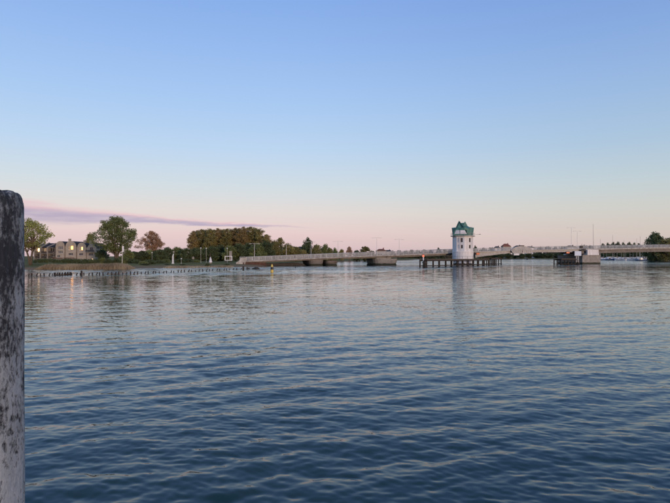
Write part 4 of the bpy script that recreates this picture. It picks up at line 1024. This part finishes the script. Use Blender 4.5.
# taller posts and stones at the bridge end of the line
def water_post(x, yt, yw, r_, label):
    Y = CAMH*F/(yw-HY); e = MB().tube([(0, 0, -1.5), (0, 0, PZ(yt, Y)*.96), (0, 0, PZ(yt, Y))], [r_*1.1, r_, r_*.7], 9).build('post', 'timber_dark'); e.location = (PX(x, Y), Y, 0); tag(e, label, 'post', 'posts near the bridge end')
water_post(243.3, 266.3, 270, .2, 'thick dark post at the right end of the stake line')
water_post(247.2, 267.2, 269.6, .17, 'short dark post right of the thick post at the stake line end')
water_post(248.9, 267.6, 269.4, .15, 'smallest dark post beside the stones near the bridge end')
water_post(295.4, 264.4, 267.6, .09, 'thin lone pole in the water right of the yellow buoy')
rg = random.Random(4)
for k, (x, w_) in enumerate(((254, .55), (256.3, .75), (258, .5))):
    Y = CAMH*F/(269.2-HY); mb = MB().lathe([(.35*w_, -.5), (.95*w_, -.1), (.85*w_, .28*w_), (.5*w_, .5*w_+.12*k % .2), (.05, .62*w_)], 9)
    mb.v = [(a*rg.uniform(.85, 1.15), b_*rg.uniform(.85, 1.15), c) for a, b_, c in mb.v]
    o = mb.build('boulder', 'wet_stone'); o.location = (PX(x, Y), Y, 0)
    tag(o, ('leftmost', 'largest', 'rightmost')[k] + ' wet boulder of three in the water before the bridge abutment', 'boulder', 'boulders at the abutment')
# yellow and black spar buoy
Y = CAMH*F/(272.3-HY); e = empty('spar_buoy', (PX(272, Y), Y, 0)); tag(e, 'yellow spar buoy with a black middle band left of the bridge', 'buoy')
zt = PZ(264, Y)
MB().lathe([(.25, -.6), (.27, 0), (.27, zt*.32)], 14).build('lower_body', 'yellow_paint', e)
MB().lathe([(.275, zt*.321), (.25, zt*.64)], 14).build('black_band', 'black_paint', e)
MB().lathe([(.235, zt*.641), (.17, zt*.86), (.12, zt*.87)], 14).build('upper_body', 'yellow_paint', e)
MB().lathe([(.10, zt*.871), (.13, zt*.92), (.02, zt)], 10).build('top_mark', 'yellow_paint', e)
Y = CAMH*F/(259.8-HY); e = empty('channel_buoy', (PX(527.2, Y), Y, 0)); tag(e, 'tiny dark buoy on the far water under the opening span', 'buoy')
MB().lathe([(.9, -.4), (.95, .25), (.5, .5)], 12).build('float', 'black_paint', e); MB().lathe([(.3, .5), (.25, 1.3), (.05, 1.6)], 8).build('tower', 'black_paint', e)

# ------------------------------------------------------------------ boats in the marina behind the bridge
def boat_proto(kind):
    L_, B_ = 9., 2.9
    rows = []
    for u, w_, z0, z1 in ((0, .75, -.1, 1.05), (.25, .95, -.3, 1.0), (.5, 1, -.35, 1.05), (.75, .72, -.3, 1.2), (.93, .25, -.1, 1.38), (1, .03, .3, 1.45)):
        x = (u-.5)*L_; b_ = B_/2*w_; rows.append([(x, -b_*.55, z0), (x, b_*.55, z0), (x, b_, z1), (x, -b_, z1)])
    hull = MB().loft(rows)
    cab = MB().loft([[(x, -w_, 1.0), (x, w_, 1.0), (x, w_*.8, h_), (x, -w_*.8, h_)] for x, w_, h_ in ((-2.6, 1.0, 1.7 if kind else 2.2), (-.5, 1.0, 1.75 if kind else 2.7), (.9, .9, 1.7 if kind else 2.5), (2.4, .5, 1.25))])
    win = MB()
    for s in (-1, 1): win.add([(-1.9, s*1.01, 1.3), (.8, s*.97, 1.3), (.7, s*.92, 1.55 if kind else 2.1), (-1.8, s*.94, 1.55 if kind else 2.1)], [(0, 1, 2, 3)])
    mst = None
    if kind: mst = MB().tube([(.4, 0, 1.5), (.4, 0, 12.5)], [.09, .06], 6).tube([(.4, 0, 2.6), (-3.6, 0, 2.7)], .14, 6).tube([(.4, -.9, 7.5), (.4, .9, 7.5)], .035, 4)
    return hull, cab, win, mst
bp_ = [boat_proto(0), boat_proto(1)]
def mk(mb, name, m_):
    me = bpy.data.meshes.new(name); me.from_pydata(mb.v, [], mb.f); me.materials.append(MAT[m_]); return me
BM = []
for kind in (0, 1):
    for hm_ in ('boat_white', 'boat_blue'):
        h_, c_, w_, m_ = bp_[kind]; BM.append((mk(h_, 'hull', hm_), mk(c_, 'cabin', 'boat_white'), mk(w_, 'cabin_window', 'glass_dark'), mk(m_, 'mast', 'steel_pale') if m_ else None))
rg = random.Random(12)
xs = [598.6, 601.4, 605.2, 609.2, 615.6, 619.2, 622.8, 626.2, 630, 633.8, 637.4, 641, 645, 649.4, 654, 599.5, 603.5, 607, 611, 613.5, 617.5, 621, 624.5, 628, 632, 635.5, 639, 643, 647, 651.5, 656, 661, 666]
xs.sort()
ords2 += ['twenty-seventh', 'twenty-eighth', 'twenty-ninth', 'thirtieth', 'thirty-first', 'thirty-second', 'thirty-third', 'thirty-fourth']
for k, x in enumerate(xs):
    kind = (0, 2, 1, 3, 0, 2, 1)[k % 7]
    Y = 470 - (x-600)*1.7 + rg.uniform(-28, 30)
    e = empty('moored_boat', (PX(x, Y), Y, 0), rg.choice([.2, -.3, 2.9, 1.2, 3.4]) + rg.uniform(-.3, .3))
    s = rg.uniform(.8, 1.15); e.scale = (s, s, s)
    lb_ = ('white motor cruiser', 'blue-hulled motor boat', 'white sailing boat', 'blue-hulled sailing boat')[kind] + ' in the marina under the bridge, boat %s from the left' % ords2[k]
    tag(e, lb_, 'boat', 'boats moored in the marina')
    for nm_, me in zip(('hull', 'cabin', 'cabin_window', 'mast'), BM[kind]):
        if me: link(nm_, me, None, e)
for k, (x, yt) in enumerate(((612.3, 235), (600.2, 239), (624, 240), (637, 238.5), (640.6, 236))):
    Y = 455 - 14*k; e = empty('sailing_boat', (PX(x, Y), Y, 0), .3+.4*k); tag(e, 'sailing boat with bare mast showing above the railing, %s from the right pier' % ['second', 'first', 'third', 'fourth', 'fifth'][k], 'boat', 'masts above the bridge')
    for nm_, me in zip(('hull', 'cabin', 'cabin_window'), BM[2][:3]): link(nm_, me, None, e)
    MB().tube([(.4, 0, 1.4), (.4, 0, PZ(yt, Y))], [.13, .08], 6).tube([(.4, 0, 2.6), (-3.6, 0, 2.7)], .15, 6).tube([(.4, -1, PZ(yt, Y)*.6), (.4, 1, PZ(yt, Y)*.6)], .05, 4).build('mast', 'steel_pale', e)
print('objects', len(bpy.data.objects))
